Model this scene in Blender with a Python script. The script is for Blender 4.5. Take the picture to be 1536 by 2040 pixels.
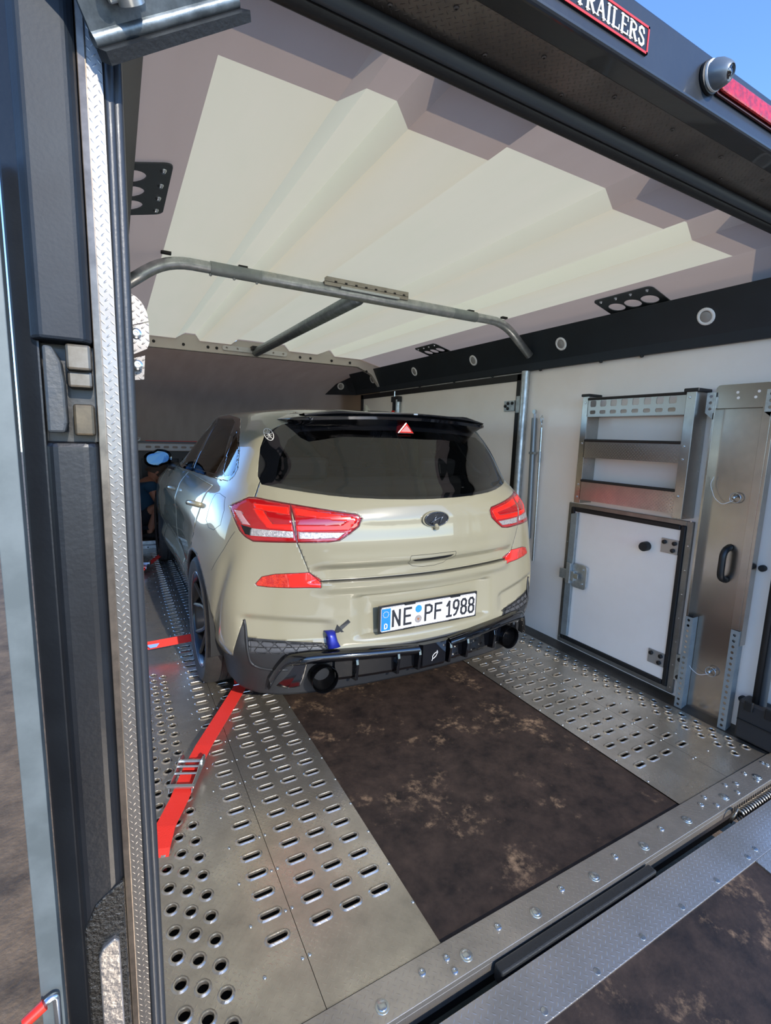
import bpy, bmesh, math, random
import numpy as np
from mathutils import Vector, Matrix
from mathutils.bvhtree import BVHTree
random.seed(7)
for o in list(bpy.data.objects): bpy.data.objects.remove(o)
S = bpy.context.scene; COL = S.collection
# ------------------------------------------------------------ camera, sky, sun, exposure
CAM_R = ((0.87482113, -0.48345174, 0.03102266), (-0.04701837, -0.14846739, -0.98779892), (0.48215896, 0.86268873, -0.15261353))
cd = bpy.data.cameras.new('camera'); co = bpy.data.objects.new('camera', cd); COL.objects.link(co)
r, u, b = Vector(CAM_R[0]), -Vector(CAM_R[1]), -Vector(CAM_R[2])
co.matrix_world = Matrix(((r.x, u.x, b.x, 0.0), (r.y, u.y, b.y, 0.0), (r.z, u.z, b.z, 1.25), (0, 0, 0, 1)))
cd.sensor_fit = 'HORIZONTAL'; cd.sensor_width = 36.0; cd.lens = 966.63/1536*36.0
cd.clip_start = 0.02; cd.clip_end = 500
S.camera = co
SUN_EL, SUN_AZ = math.radians(26), math.radians(5.5)
w = bpy.data.worlds.new('sky'); S.world = w; w.use_nodes = True
wn = w.node_tree; sk = wn.nodes.new('ShaderNodeTexSky'); sk.sky_type = 'NISHITA'; sk.sun_disc = False
sk.sun_elevation = SUN_EL; sk.sun_rotation = math.radians(180) - SUN_AZ; sk.altitude = 1500; sk.air_density = 0.85; sk.dust_density = 0.3; sk.ozone_density = 6.0
bg = wn.nodes['Background']; wn.links.new(sk.outputs[0], bg.inputs[0]); bg.inputs[1].default_value = 0.19
sl = bpy.data.lights.new('sun', 'SUN'); sl.energy = 2.1; sl.angle = math.radians(0.6); sl.color = (1.0, 0.93, 0.82)
so = bpy.data.objects.new('sun', sl); COL.objects.link(so)
sd = Vector((math.sin(SUN_AZ)*math.cos(SUN_EL), -math.cos(SUN_AZ)*math.cos(SUN_EL), math.sin(SUN_EL)))
so.rotation_euler = sd.to_track_quat('Z', 'Y').to_euler()
vs = S.view_settings; vs.view_transform = 'Standard'; vs.look = 'None'; vs.exposure = 1.48; vs.gamma = 1.0; vs.use_curve_mapping = False

# ------------------------------------------------------------ helpers
def link(o, parent=None):
    COL.objects.link(o)
    if parent is not None: o.parent = parent
    return o
def tag(o, label=None, cat=None, group=None, kind=None):
    if label: o['label'] = label
    if cat: o['category'] = cat
    if group: o['group'] = group
    if kind: o['kind'] = kind
    return o
def thing(name, label, cat, loc=(0, 0, 0), group=None, kind=None):
    o = bpy.data.objects.new(name, None); o.empty_display_size = 0.05
    o.location = loc; link(o); tag(o, label, cat, group, kind); return o
def V(*a): return Vector(a)
class MB:
    """collects shapes in world coordinates, builds ONE mesh object"""
    def __init__(s): s.v = []; s.f = []; s.m = []; s.cur = 0
    def add(s, vs_, fs_):
        k = len(s.v); s.v += [tuple(x) for x in vs_]
        for f in fs_: s.f.append(tuple(i+k for i in f)); s.m.append(s.cur)
        return s
    def box(s, x0, x1, y0, y1, z0, z1):
        p = [(x, y, z) for x in (x0, x1) for y in (y0, y1) for z in (z0, z1)]
        return s.add(p, [(0, 1, 3, 2), (4, 6, 7, 5), (0, 4, 5, 1), (2, 3, 7, 6), (0, 2, 6, 4), (1, 5, 7, 3)])
    def obox(s, c, ax, ay, az, hx, hy, hz):
        c, ax, ay, az = V(*c), V(*ax).normalized(), V(*ay).normalized(), V(*az).normalized()
        p = [c+ax*hx*i+ay*hy*j+az*hz*k for i in (-1, 1) for j in (-1, 1) for k in (-1, 1)]
        return s.add(p, [(0, 1, 3, 2), (4, 6, 7, 5), (0, 4, 5, 1), (2, 3, 7, 6), (0, 2, 6, 4), (1, 5, 7, 3)])
    def prism(s, pts, d):
        """polygon (3D points) extruded by vector d"""
        n = len(pts); d = V(*d); a = [V(*p) for p in pts]
        k = [p+d for p in a]
        return s.add(a+k, [tuple(range(n))[::-1], tuple(range(n, 2*n))]+[(i, (i+1) % n, n+(i+1) % n, n+i) for i in range(n)])
    def tube(s, pts, rad, n=12, cap=True, close=False):
        pts = [V(*p) for p in pts]; N = len(pts); rings = []
        rads = rad if isinstance(rad, (list, tuple)) else [rad]*N
        ref = None
        for i, p in enumerate(pts):
            if close: t = (pts[(i+1) % N]-pts[i-1])
            else: t = pts[min(i+1, N-1)]-pts[max(i-1, 0)]
            t.normalize()
            if ref is None: ref = t.orthogonal().normalized()
            ref = (ref-t*ref.dot(t)).normalized(); bi = t.cross(ref)
            rings.append([p+(ref*math.cos(2*math.pi*k/n)+bi*math.sin(2*math.pi*k/n))*rads[i] for k in range(n)])
        fs = []
        for i in range(N if close else N-1):
            j = (i+1) % N
            for k in range(n): fs.append((i*n+k, i*n+(k+1) % n, j*n+(k+1) % n, j*n+k))
        if cap and not close: fs += [tuple(range(n))[::-1], tuple((N-1)*n+k for k in range(n))]
        return s.add([q for rg in rings for q in rg], fs)
    def lathe(s, prof, c, axis, n=24, cap=True):
        """prof: [(radius, height along axis)]"""
        c, axis = V(*c), V(*axis).normalized(); ref = axis.orthogonal().normalized(); bi = axis.cross(ref)
        vs_ = []; fs = []
        for (r_, h) in prof:
            for k in range(n):
                a = 2*math.pi*k/n; vs_.append(c+axis*h+(ref*math.cos(a)+bi*math.sin(a))*r_)
        for i in range(len(prof)-1):
            for k in range(n): fs.append((i*n+k, i*n+(k+1) % n, (i+1)*n+(k+1) % n, (i+1)*n+k))
        if cap: fs += [tuple(range(n))[::-1], tuple((len(prof)-1)*n+k for k in range(n))]
        return s.add(vs_, fs)
    def grid(s, rows, closed=False):
        n = len(rows[0]); fs = []
        for i in range(len(rows)-1):
            for k in range(n if closed else n-1): fs.append((i*n+k, i*n+(k+1) % n, (i+1)*n+(k+1) % n, (i+1)*n+k))
        return s.add([p for rw in rows for p in rw], fs)
    def build(s, name, mats, parent=None, smooth=False, bevel=0, label=None, cat=None, group=None, kind=None, fix=True, thick=0):
        me = bpy.data.meshes.new(name); me.from_pydata(s.v, [], s.f)
        for m_ in (mats if isinstance(mats, (list, tuple)) else [mats]): me.materials.append(m_)
        me.polygons.foreach_set('material_index', s.m)
        if fix:
            bm = bmesh.new(); bm.from_mesh(me); bmesh.ops.recalc_face_normals(bm, faces=bm.faces); bm.to_mesh(me); bm.free()
        o = bpy.data.objects.new(name, me); link(o, parent)
        if parent is not None: o.matrix_parent_inverse = PINV(parent)
        if smooth:
            if smooth is True: me.polygons.foreach_set('use_smooth', [True]*len(me.polygons))
            else: me.shade_smooth(); me.set_sharp_from_angle(angle=math.radians(smooth))
        if thick: md = o.modifiers.new('thickness', 'SOLIDIFY'); md.thickness = thick; md.offset = 0
        if bevel: md = o.modifiers.new('bevel', 'BEVEL'); md.width = bevel; md.segments = 2; md.limit_method = 'ANGLE'
        return tag(o, label, cat, group, kind)
def PINV(p):
    return Matrix.Translation(-p.location) if p.type == 'EMPTY' else Matrix.Identity(4)
def rrect(cx, cy, w_, h_, r_, n=5):
    out = []
    for (sx, sy, a0) in ((1, 1, 0), (-1, 1, 90), (-1, -1, 180), (1, -1, 270)):
        for k in range(n+1):
            a = math.radians(a0+90*k/n); out.append((cx+sx*(w_/2-r_)+r_*math.cos(a), cy+sy*(h_/2-r_)+r_*math.sin(a)))
    return out
def plate_with_holes(outer, holes, to3, d):
    """flat plate: outer polygon + hole polygons (2D), mapped by to3, extruded by d (uses bmesh triangle_fill)"""
    bm = bmesh.new(); edges = []
    for loop in [outer]+holes:
        vv = [bm.verts.new(to3(*p)) for p in loop]
        for i in range(len(vv)): edges.append(bm.edges.new((vv[i], vv[(i+1) % len(vv)])))
    res = bmesh.ops.triangle_fill(bm, use_beauty=True, use_dissolve=False, edges=edges)
    ex = bmesh.ops.extrude_face_region(bm, geom=list(bm.faces))
    bmesh.ops.translate(bm, vec=V(*d), verts=[g for g in ex['geom'] if isinstance(g, bmesh.types.BMVert)])
    bm.verts.index_update()
    vs_ = [v.co.copy() for v in bm.verts]; fs = [tuple(v.index for v in f.verts) for f in bm.faces]; bm.free(); return vs_, fs
def arc(cx, cy, r_, n=16, a0=0, a1=360):
    full = abs(a1-a0) >= 360; m = n if full else n-1
    return [(cx+r_*math.cos(math.radians(a0+(a1-a0)*k/m)), cy+r_*math.sin(math.radians(a0+(a1-a0)*k/m))) for k in range(n)]

# ------------------------------------------------------------ materials
def srgb(h):
    c = [int(h[i:i+2], 16)/255 for i in (0, 2, 4)]
    return tuple(x/12.92 if x <= .04045 else ((x+.055)/1.055)**2.4 for x in c)+(1,)
MATS = {}
def M(name, col, rough=.5, metal=0., noise=None, nscale=8, bump=0, bscale=60, coat=0, spec=.5, rvar=0, aniso=None, trans=0):
    """principled material; noise = second colour mixed in by a noise texture"""
    if name in MATS: return MATS[name]
    m = bpy.data.materials.new(name); m.use_nodes = True; nt = m.node_tree; p = nt.nodes['Principled BSDF']
    c = srgb(col) if isinstance(col, str) else col
    p.inputs['Base Color'].default_value = c; p.inputs['Roughness'].default_value = rough; p.inputs['Metallic'].default_value = metal
    p.inputs['Coat Weight'].default_value = coat; p.inputs['Coat Roughness'].default_value = .03; p.inputs['Specular IOR Level'].default_value = spec
    if trans: p.inputs['Transmission Weight'].default_value = trans
    tc = nt.nodes.new('ShaderNodeTexCoord')
    if noise:
        n1 = nt.nodes.new('ShaderNodeTexNoise'); n1.inputs['Scale'].default_value = nscale; n1.inputs['Detail'].default_value = 8; n1.inputs['Roughness'].default_value = .65
        nt.links.new(tc.outputs['Object'], n1.inputs['Vector'])
        rp = nt.nodes.new('ShaderNodeValToRGB'); rp.color_ramp.elements[0].position = .38; rp.color_ramp.elements[1].position = .66
        rp.color_ramp.elements[0].color = c; rp.color_ramp.elements[1].color = srgb(noise)
        nt.links.new(n1.outputs['Fac'], rp.inputs['Fac']); nt.links.new(rp.outputs[0], p.inputs['Base Color'])
        if rvar:
            mr = nt.nodes.new('ShaderNodeMapRange'); mr.inputs[1].default_value = .3; mr.inputs[2].default_value = .7; mr.inputs[3].default_value = rough-rvar; mr.inputs[4].default_value = rough+rvar
            nt.links.new(n1.outputs['Fac'], mr.inputs[0]); nt.links.new(mr.outputs[0], p.inputs['Roughness'])
    if bump:
        n2 = nt.nodes.new('ShaderNodeTexNoise'); n2.inputs['Scale'].default_value = bscale; n2.inputs['Detail'].default_value = 4
        nt.links.new(tc.outputs['Object'], n2.inputs['Vector'])
        b_ = nt.nodes.new('ShaderNodeBump'); b_.inputs['Strength'].default_value = bump; b_.inputs['Distance'].default_value = .004
        nt.links.new(n2.outputs['Fac'], b_.inputs['Height']); nt.links.new(b_.outputs[0], p.inputs['Normal'])
    MATS[name] = m; return m
def tread(name, col, noise, rough, metal, axes='XY', pitch=.014, strength=.5, nscale=5):
    """metal sheet with the small raised bars of tread plate as fine relief"""
    m = M(name, col, rough, metal, noise, nscale, rvar=.08); nt = m.node_tree; p = nt.nodes['Principled BSDF']
    tc = nt.nodes.new('ShaderNodeTexCoord'); sp = nt.nodes.new('ShaderNodeSeparateXYZ'); nt.links.new(tc.outputs['Object'], sp.inputs[0])
    def ma(op, a, b_=None):
        n = nt.nodes.new('ShaderNodeMath'); n.operation = op
        for i, q in enumerate((a, b_)):
            if q is None: continue
            if isinstance(q, (int, float)): n.inputs[i].default_value = q
            else: nt.links.new(q, n.inputs[i])
        return n.outputs[0]
    a, b2 = sp.outputs[axes[0]], sp.outputs[axes[1]]
    uu = ma('DIVIDE', ma('ADD', a, b2), pitch*1.414); vv = ma('DIVIDE', ma('SUBTRACT', a, b2), pitch*1.414)
    fu = ma('SUBTRACT', ma('FRACT', uu), .5); fv = ma('SUBTRACT', ma('FRACT', vv), .5)
    par = ma('MODULO', ma('ADD', ma('FLOOR', uu), ma('FLOOR', vv)), 2); par = ma('ABSOLUTE', par)
    def bar(x, y): return ma('SUBTRACT', 1, ma('MINIMUM', 1, ma('ADD', ma('POWER', ma('MULTIPLY', ma('ABSOLUTE', x), 2.3), 2), ma('POWER', ma('MULTIPLY', ma('ABSOLUTE', y), 7), 2))))
    h = ma('ADD', ma('MULTIPLY', bar(fu, fv), par), ma('MULTIPLY', bar(fv, fu), ma('SUBTRACT', 1, par)))
    b_ = nt.nodes.new('ShaderNodeBump'); b_.inputs['Strength'].default_value = strength; b_.inputs['Distance'].default_value = .0012
    nt.links.new(h, b_.inputs['Height']); nt.links.new(b_.outputs[0], p.inputs['Normal'])
    return m
alu_floor = tread('alu_floor', 'd0c8bb', 'ada598', .29, .9, strength=.18)
alu_sill = tread('alu_sill', 'c2bab0', 'a19a90', .36, .85, strength=.35)
alu_rack = tread('alu_rack', 'b0aca6', '9c9893', .33, .95, 'YZ', .012, .7)
alu = M('aluminium', 'b2aea8', .30, .97, 'a19d97', 6, rvar=.05)
alu_smooth = M('aluminium_smooth', 'b9b1a8', .22, .97, 'a59e95', 3, rvar=.05)
galv = M('galvanised', 'c0c4c3', .40, .8, '9fa5a6', 30, rvar=.1)
galv_lt = M('galvanised_light', '9da4a4', .5, .55, '8b9292', 12, rvar=.08)
zinc = M('zinc_bolt', 'c6cccf', .25, .95)
white_wall = M('white_wall', 'f3e8db', .33, 0, 'eee2d4', 3, coat=.15)
black_frame = M('black_frame', '0c0d10', .42, 0, '141619', 9, bump=.08, bscale=160, coat=.1)
black_trim = M('black_trim', '0b0c0e', .45)
rubber = M('rubber', '0e0f10', .55, bump=.15, bscale=200)
beam_dark = M('beam_dark', '1b2228', .5, 0, '20282f', 4)
dark_tex = M('dark_textured', '15130f', .35, 0, bump=1.0, bscale=170, coat=.2)
glossblack = M('gloss_black', '06070a', .06, 0, coat=1)
matblack = M('matt_black_plastic', '1f2022', .5, bump=.1, bscale=300)
red_web = M('red_webbing', 'd5281c', .75, bump=.5, bscale=400)
red_plastic = M('red_plastic', 'd92a17', .4)
blue_dark = M('blue_cloth', '1a2480', .35, .3)
white_pl = M('white_plastic', 'dcdad6', .4)
def mat_sheet(name, c0, c1, tr, gloss=.04):
    """glass fibre sheet: diffuse with some light coming through"""
    m = bpy.data.materials.new(name); m.use_nodes = True; nt = m.node_tree; nt.nodes.clear()
    out = nt.nodes.new('ShaderNodeOutputMaterial'); tc = nt.nodes.new('ShaderNodeTexCoord')
    n1 = nt.nodes.new('ShaderNodeTexNoise'); n1.inputs['Scale'].default_value = 3; n1.inputs['Detail'].default_value = 5
    mp = nt.nodes.new('ShaderNodeMapping'); mp.inputs['Scale'].default_value = (3, .6, 1)
    nt.links.new(tc.outputs['Object'], mp.inputs[0]); nt.links.new(mp.outputs[0], n1.inputs['Vector'])
    rp = nt.nodes.new('ShaderNodeValToRGB'); rp.color_ramp.elements[0].position = .3; rp.color_ramp.elements[1].position = .72
    rp.color_ramp.elements[0].color = srgb(c0); rp.color_ramp.elements[1].color = srgb(c1)
    nt.links.new(n1.outputs['Fac'], rp.inputs[0])
    d = nt.nodes.new('ShaderNodeBsdfDiffuse'); t = nt.nodes.new('ShaderNodeBsdfTranslucent'); mx = nt.nodes.new('ShaderNodeMixShader'); mx.inputs[0].default_value = tr
    g_ = nt.nodes.new('ShaderNodeBsdfGlossy'); g_.inputs['Roughness'].default_value = .35; m2 = nt.nodes.new('ShaderNodeMixShader'); m2.inputs[0].default_value = gloss
    nt.links.new(rp.outputs[0], d.inputs[0]); nt.links.new(rp.outputs[0], t.inputs[0])
    nt.links.new(d.outputs[0], mx.inputs[1]); nt.links.new(t.outputs[0], mx.inputs[2]); nt.links.new(mx.outputs[0], m2.inputs[1]); nt.links.new(g_.outputs[0], m2.inputs[2]); nt.links.new(m2.outputs[0], out.inputs[0]); return m
skylight = mat_sheet('translucent_roof_sheet', 'e2d2a8', 'e6d4ab', .55)
grey_grp = mat_sheet('grey_gelcoat', 'cbb39d', 'c6ae98', .29, .06)
def mat_mat():
    """worn dark floor board with patches of dried sandy mud and a few wet drops"""
    m = bpy.data.materials.new('muddy_board'); m.use_nodes = True; nt = m.node_tree; p = nt.nodes['Principled BSDF']
    tc = nt.nodes.new('ShaderNodeTexCoord')
    def noise(sc, det, ro=.6):
        n = nt.nodes.new('ShaderNodeTexNoise'); n.inputs['Scale'].default_value = sc; n.inputs['Detail'].default_value = det; n.inputs['Roughness'].default_value = ro
        nt.links.new(tc.outputs['Object'], n.inputs['Vector']); return n.outputs['Fac']
    def ramp(src, a, b_, c0, c1):
        r_ = nt.nodes.new('ShaderNodeValToRGB'); r_.color_ramp.elements[0].position = a; r_.color_ramp.elements[1].position = b_
        r_.color_ramp.elements[0].color = c0; r_.color_ramp.elements[1].color = c1; nt.links.new(src, r_.inputs[0]); return r_.outputs[0]
    base = ramp(noise(9, 12, .75), .36, .68, srgb('1a1310'), srgb('3d3028'))
    mud = ramp(noise(3.6, 12, .76), .55, .74, (0, 0, 0, 1), (1, 1, 1, 1)); fine = ramp(noise(38, 6), .42, .6, (0, 0, 0, 1), (1, 1, 1, 1))
    mul = nt.nodes.new('ShaderNodeMath'); mul.operation = 'MULTIPLY'; nt.links.new(mud, mul.inputs[0]); nt.links.new(fine, mul.inputs[1])
    mx = nt.nodes.new('ShaderNodeMix'); mx.data_type = 'RGBA'; nt.links.new(mul.outputs[0], mx.inputs['Factor']); nt.links.new(base, mx.inputs['A']); mx.inputs['B'].default_value = srgb('a88a6c')
    nt.links.new(mx.outputs['Result'], p.inputs['Base Color']); p.inputs['Roughness'].default_value = .62; p.inputs['Specular IOR Level'].default_value = .35
    b_ = nt.nodes.new('ShaderNodeBump'); b_.inputs['Strength'].default_value = .25; b_.inputs['Distance'].default_value = .003
    nt.links.new(noise(90, 5), b_.inputs['Height']); nt.links.new(b_.outputs[0], p.inputs['Normal']); return m
board = mat_mat()
ground_m = M('ground', '7a6650', .9, 0, '4d4033', 6, bump=1.0, bscale=60)

# ------------------------------------------------------------ trailer shell
XL, XR, XC = -.034, 2.385, 1.1755
ZC, ZR = 1.985, 2.035          # ceiling low / rib height
YN, YF = .93, 4.42
g = MB(); g.add([(-40, -40, -.47), (40, -40, -.47), (40, 40, -.47), (-40, 40, -.47)], [(0, 1, 2, 3)])
g.build('ground', ground_m, label='gravelly brown ground outside the trailer', kind='structure')
fl = MB(); fl.box(XL-.06, XR+.06, .75, 7.6, -.10, -.03)
floor = fl.build('floor', M('deck_dark', '0c0b0a', .7), label='dark deck under the perforated metal floor plates', kind='structure')
fm = MB(); fm.box(.657, 1.688, .824, 6.2, -.03, -.004); fm.build('floor_mat', board, floor, label='dark muddy board down the middle of the floor')
def rho_rect(t, a, b_): return min(a/max(abs(math.cos(t)), 1e-9), b_/max(abs(math.sin(t)), 1e-9))
def rho_stad(t, L, r_):
    c, s_ = abs(math.cos(t)), abs(math.sin(t))
    if s_ > 1e-9 and r_/s_*c <= L: return r_/s_
    return L*c+math.sqrt(max(r_*r_-L*L*s_*s_, 0))
def perforated(name, x0, x1, y0, y1, cols, label):
    mb = MB(); P = .0672; xs = x0
    for (xc, hw, L, r_, ys, ye) in sorted(cols):
        if xc-hw > xs+1e-5: mb.add([(xs, y0, 0), (xc-hw, y0, 0), (xc-hw, y1, 0), (xs, y1, 0)], [(0, 1, 2, 3)])
        n = int((ye-ys)/P)+1; b_ = P/2
        mb.add([(xc-hw, y0, 0), (xc+hw, y0, 0), (xc+hw, ys-b_, 0), (xc-hw, ys-b_, 0)], [(0, 1, 2, 3)])
        yl = ys+P*(n-1)+b_
        if y1 > yl+1e-4: mb.add([(xc-hw, yl, 0), (xc+hw, yl, 0), (xc+hw, y1, 0), (xc-hw, y1, 0)], [(0, 1, 2, 3)])
        ca = math.atan2(b_, hw); ang = []
        for q0, q1 in ((-ca, ca), (ca, math.pi-ca), (math.pi-ca, math.pi+ca), (math.pi+ca, 2*math.pi-ca)):
            ang += [q0+(q1-q0)*k/5 for k in range(5)]
        N = len(ang)
        rings = [[(rho_rect(t, hw, b_), 0, t) for t in ang], [(rho_stad(t, L, r_+.0075), 0, t) for t in ang], [(rho_stad(t, L, r_+.0035), .0032, t) for t in ang],
                 [(rho_stad(t, L, r_+.0008), .0030, t) for t in ang], [(rho_stad(t, L, r_), .0012, t) for t in ang], [(rho_stad(t, L, r_), -.006, t) for t in ang]]
        loc = [(rr*math.cos(t), rr*math.sin(t), z) for rg in rings for (rr, z, t) in rg]
        fs = [(i*N+k, i*N+(k+1) % N, (i+1)*N+(k+1) % N, (i+1)*N+k) for i in range(len(rings)-1) for k in range(N)]
        for i in range(n): mb.add([(xc+x, ys+P*i+y, z) for x, y, z in loc], fs)
        xs = xc+hw
    if x1 > xs+1e-5: mb.add([(xs, y0, 0), (x1, y0, 0), (x1, y1, 0), (xs, y1, 0)], [(0, 1, 2, 3)])
    return mb.build(name, alu_floor, floor, smooth=35, label=label)
SL = (.0175, .0085); CR = .0125
def mir(cols): return [(2*XC-c[0],)+tuple(c[1:]) for c in cols]
inner = [(.417, .043, *SL, 1.0215, 5.4), (.503, .043, *SL, 1.0215, 5.4), (.590, .043, *SL, 1.0215, 5.4)]
outer = [(.074, .022, 0, CR, .887, 2.62), (.118, .022, 0, CR, .924, 2.62), (.162, .022, 0, CR, .887, 2.62), (.300, .045, *SL, 1.0235, 5.4)]
perforated('perforated_plate', .3515, .657, .823, 6.2, inner, 'perforated aluminium floor plate with three rows of slots on the left of the muddy board')
perforated('perforated_plate', XL, .3500, .823, 6.2, outer, 'perforated aluminium floor plate with round holes along the left side')
perforated('perforated_plate', 1.688, 2*XC-.3515, .823, 6.2, mir(inner), 'perforated aluminium floor plate with three rows of slots on the right of the muddy board')
perforated('perforated_plate', 2*XC-.3500, 2.314, .823, 6.2, mir(outer), 'perforated aluminium floor plate with round holes along the right side')
e = MB(); e.add([(2.314, .823, 0), (2.314, 6.2, 0), (XR, 6.2, .018), (XR, .823, .018)], [(0, 1, 2, 3)])
e.build('edge_strip', M('alu_shaded', '6d6a66', .45, .9, '56534f', 5), floor, thick=.002)  # plain aluminium; the shade beside the wall is put into its darker colour
rv = MB()
for i in range(34):
    y = .948+.1344*i
    for x in (.247, .339, .357, .653):
        for X_ in (x, 2*XC-x): rv.lathe([(.0045, 0), (.004, .0016), (.0018, .0024)], (X_, y, 0), (0, 0, 1), 8)
rv.build('rivets', zinc, floor, smooth=True, kind='stuff')
sp_ = MB(); sp_.box(XL-.02, 2.43, .735, .8205, -.012, .003); sp_.box(XL-.02, 2.43, .735, .738, -.05, -.012)
sill = sp_.build('sill_plate', alu_sill, floor, bevel=.001, label='tread plate strip across the rear edge of the floor')
sv = MB()
def bolt(mb, p, ax, r_, h=.004): mb.lathe([(r_, 0), (r_*.95, h*.6), (r_*.6, h), (r_*.45, h), (r_*.4, h*.4), (0.0005, h*.4)], p, ax, 14)
for k in range(-1, 8):
    x = .695+.2348*k
    if x > 2.4 or x < .1: continue
    b1 = MB(); b1.lathe([(.016, 0), (.0155, .0012), (.011, .0018), (.0105, .004), (.006, .0055), (.0005, .0056)], (x, .768, .003), (0, 0, 1), 18); b1.build('bolt', zinc, sill, smooth=40)
    for dx in (.117,):
        b2 = MB(); bolt(b2, (x+dx, .785, .003), (0, 0, 1), .009); b2.build('bolt', zinc, sill, smooth=40)
for k in range(4):
    for dy in (.758, .800):
        x = 1.80+.14*k
        b2 = MB(); bolt(b2, (x, dy, .003), (0, 0, 1), .008); b2.build('bolt', zinc, sill, smooth=40)
for x in (.648, ):
    for dy in (.752, .785): b2 = MB(); bolt(b2, (x, dy, .003), (0, 0, 1), .008); b2.build('bolt', zinc, sill, smooth=40)

# walls
wr = MB(); wr.box(XR, XR+.04, .80, 5.35, -.10, 1.93); wall_r = wr.build('wall_right', white_wall, label='white panelled right side wall of the trailer', kind='structure')
wl = MB(); wl.box(XL-.04, XL, .80, 2.47, -.10, 1.93); wl.box(XL-.04, XL, 4.83, 5.35, -.10, 1.93); wl.box(XL-.04, XL, 2.47, 4.83, -.10, .05); wl.box(XL-.04, XL, 2.47, 4.83, 1.67, 1.93); wall_l = wl.build('wall_left', white_wall, label='white left side wall of the trailer with its side door open', kind='structure')
# ceiling profile
rib = [(.215, ZC), (.470, ZC), (.542, ZR), (.622, ZR), (.655, ZC), (.905, ZC), (.965, ZR), (1.372, ZR), (1.415, ZC), (1.683, ZC), (1.772, ZR), (1.812, ZR), (1.855, ZC), (2.132, ZC)]
side = [(XL-.02, 1.92)]+rib+[(XR+.02, 1.92)]
YB, YE = 1.12, 4.395
c1 = MB()
c1.grid([[(x, y, z) for x, z in side] for y in (.86, YB)])
c1.grid([[(x, y, z) for x, z in side[:2]] for y in (YB, 4.47)]); c1.grid([[(x, y, z) for x, z in side[-2:]] for y in (YB, 4.47)])
c1.grid([[(x, y, z) for x, z in side] for y in (YE, 4.47)])
ceil = c1.build('ceiling', grey_grp, label='grey gelcoat roof border around the pale roof sheet', kind='structure', fix=False)
c2 = MB(); c2.grid([[(x, y, z) for x, z in rib] for y in (YB, 2.3, 3.3, YE)]); c2.build('roof_sheet', skylight, ceil, label='cream translucent ribbed roof sheet', fix=False)
# end beam of the roof at the nose
eb = MB()
prof = [(XL, 1.70), (.10, 1.845), (.24, 1.90), (2.11, 1.915), (2.26, 1.855), (2.365, 1.73), (2.385, 1.76), (2.385, 1.93), (2.132, 1.99), (1.855, 1.99), (1.812, 2.03), (1.772, 2.03), (1.683, 1.99), (1.415, 1.99), (1.372, 2.03), (.965, 2.03), (.905, 1.99), (.655, 1.99), (.622, 2.03), (.542, 2.03), (.470, 1.99), (.215, 1.99), (XL, 1.93)]
eb.prism([(x, 4.41, z) for x, z in prof], (0, .05, 0))
endbeam = eb.build('trim_1', M('beam_grey', 'd0c8be', .45), label='grey cross beam under the far end of the roof', kind='structure', bevel=.003)
for x in (.31, .53, .72, .79, 1.52, 1.62, 1.83, 2.02, 2.20):
    b1 = MB(); b1.lathe([(.012, 0), (.012, .004), (.006, .008), (.0005, .008)], (x, 4.41, 1.945 if x < 2.1 else 1.88), (0, -1, 0), 10); b1.build('bolt', black_trim, endbeam, smooth=40)
vs_, fs_ = plate_with_holes(rrect(1.115, 1.955, .56, .04, .018), [arc(x, 1.955, .009, 10) for x in (.87, .96, 1.115, 1.27, 1.36)], lambda x, z: (x, 4.405, z), (0, -.006, 0))
p_ = MB(); p_.add(vs_, fs_); p_.build('fixing_plate', white_pl, endbeam, label='pale slotted fixing plate')
# nose: side walls curving to the front and sloping roof
ns = MB(); rows = []
for k in range(25):
    t = k/24; rw = []
    for j in range(21):
        s_ = j/20; a = math.pi*s_
        # plan ellipse at height fraction
        yy = 4.46+ (3.0-.25*t)*math.sin(a)**.8; xx = XC-(1.2095)*math.copysign(abs(math.cos(a))**.55, math.cos(a))
        rw.append((xx, yy, -.06+1.1*t))
    rows.append(rw)
ns.grid(rows); rows = []
for k in range(17):
    t = math.pi/2*k/16; rw = []
    for j in range(21):
        a = math.pi*j/20; q = math.cos(t)**.7
        yy = 4.46+2.75*math.sin(a)**.8*q; xx = XC-1.2095*math.copysign(abs(math.cos(a))**.55, math.cos(a))
        zt = 1.93+.055*min(1, (1-abs(math.cos(a))**3)*1.0)
        rw.append((xx, yy, 1.04+(zt-1.04)*math.sin(t)))
    rows.append(rw)
ns.grid(rows); ns.build('wall_front', mat_sheet('nose_gelcoat', 'b3967c', 'a98c73', .15, .06), label='dim grey rounded nose wall at the front of the trailer', kind='structure', smooth=True, fix=False)
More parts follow.
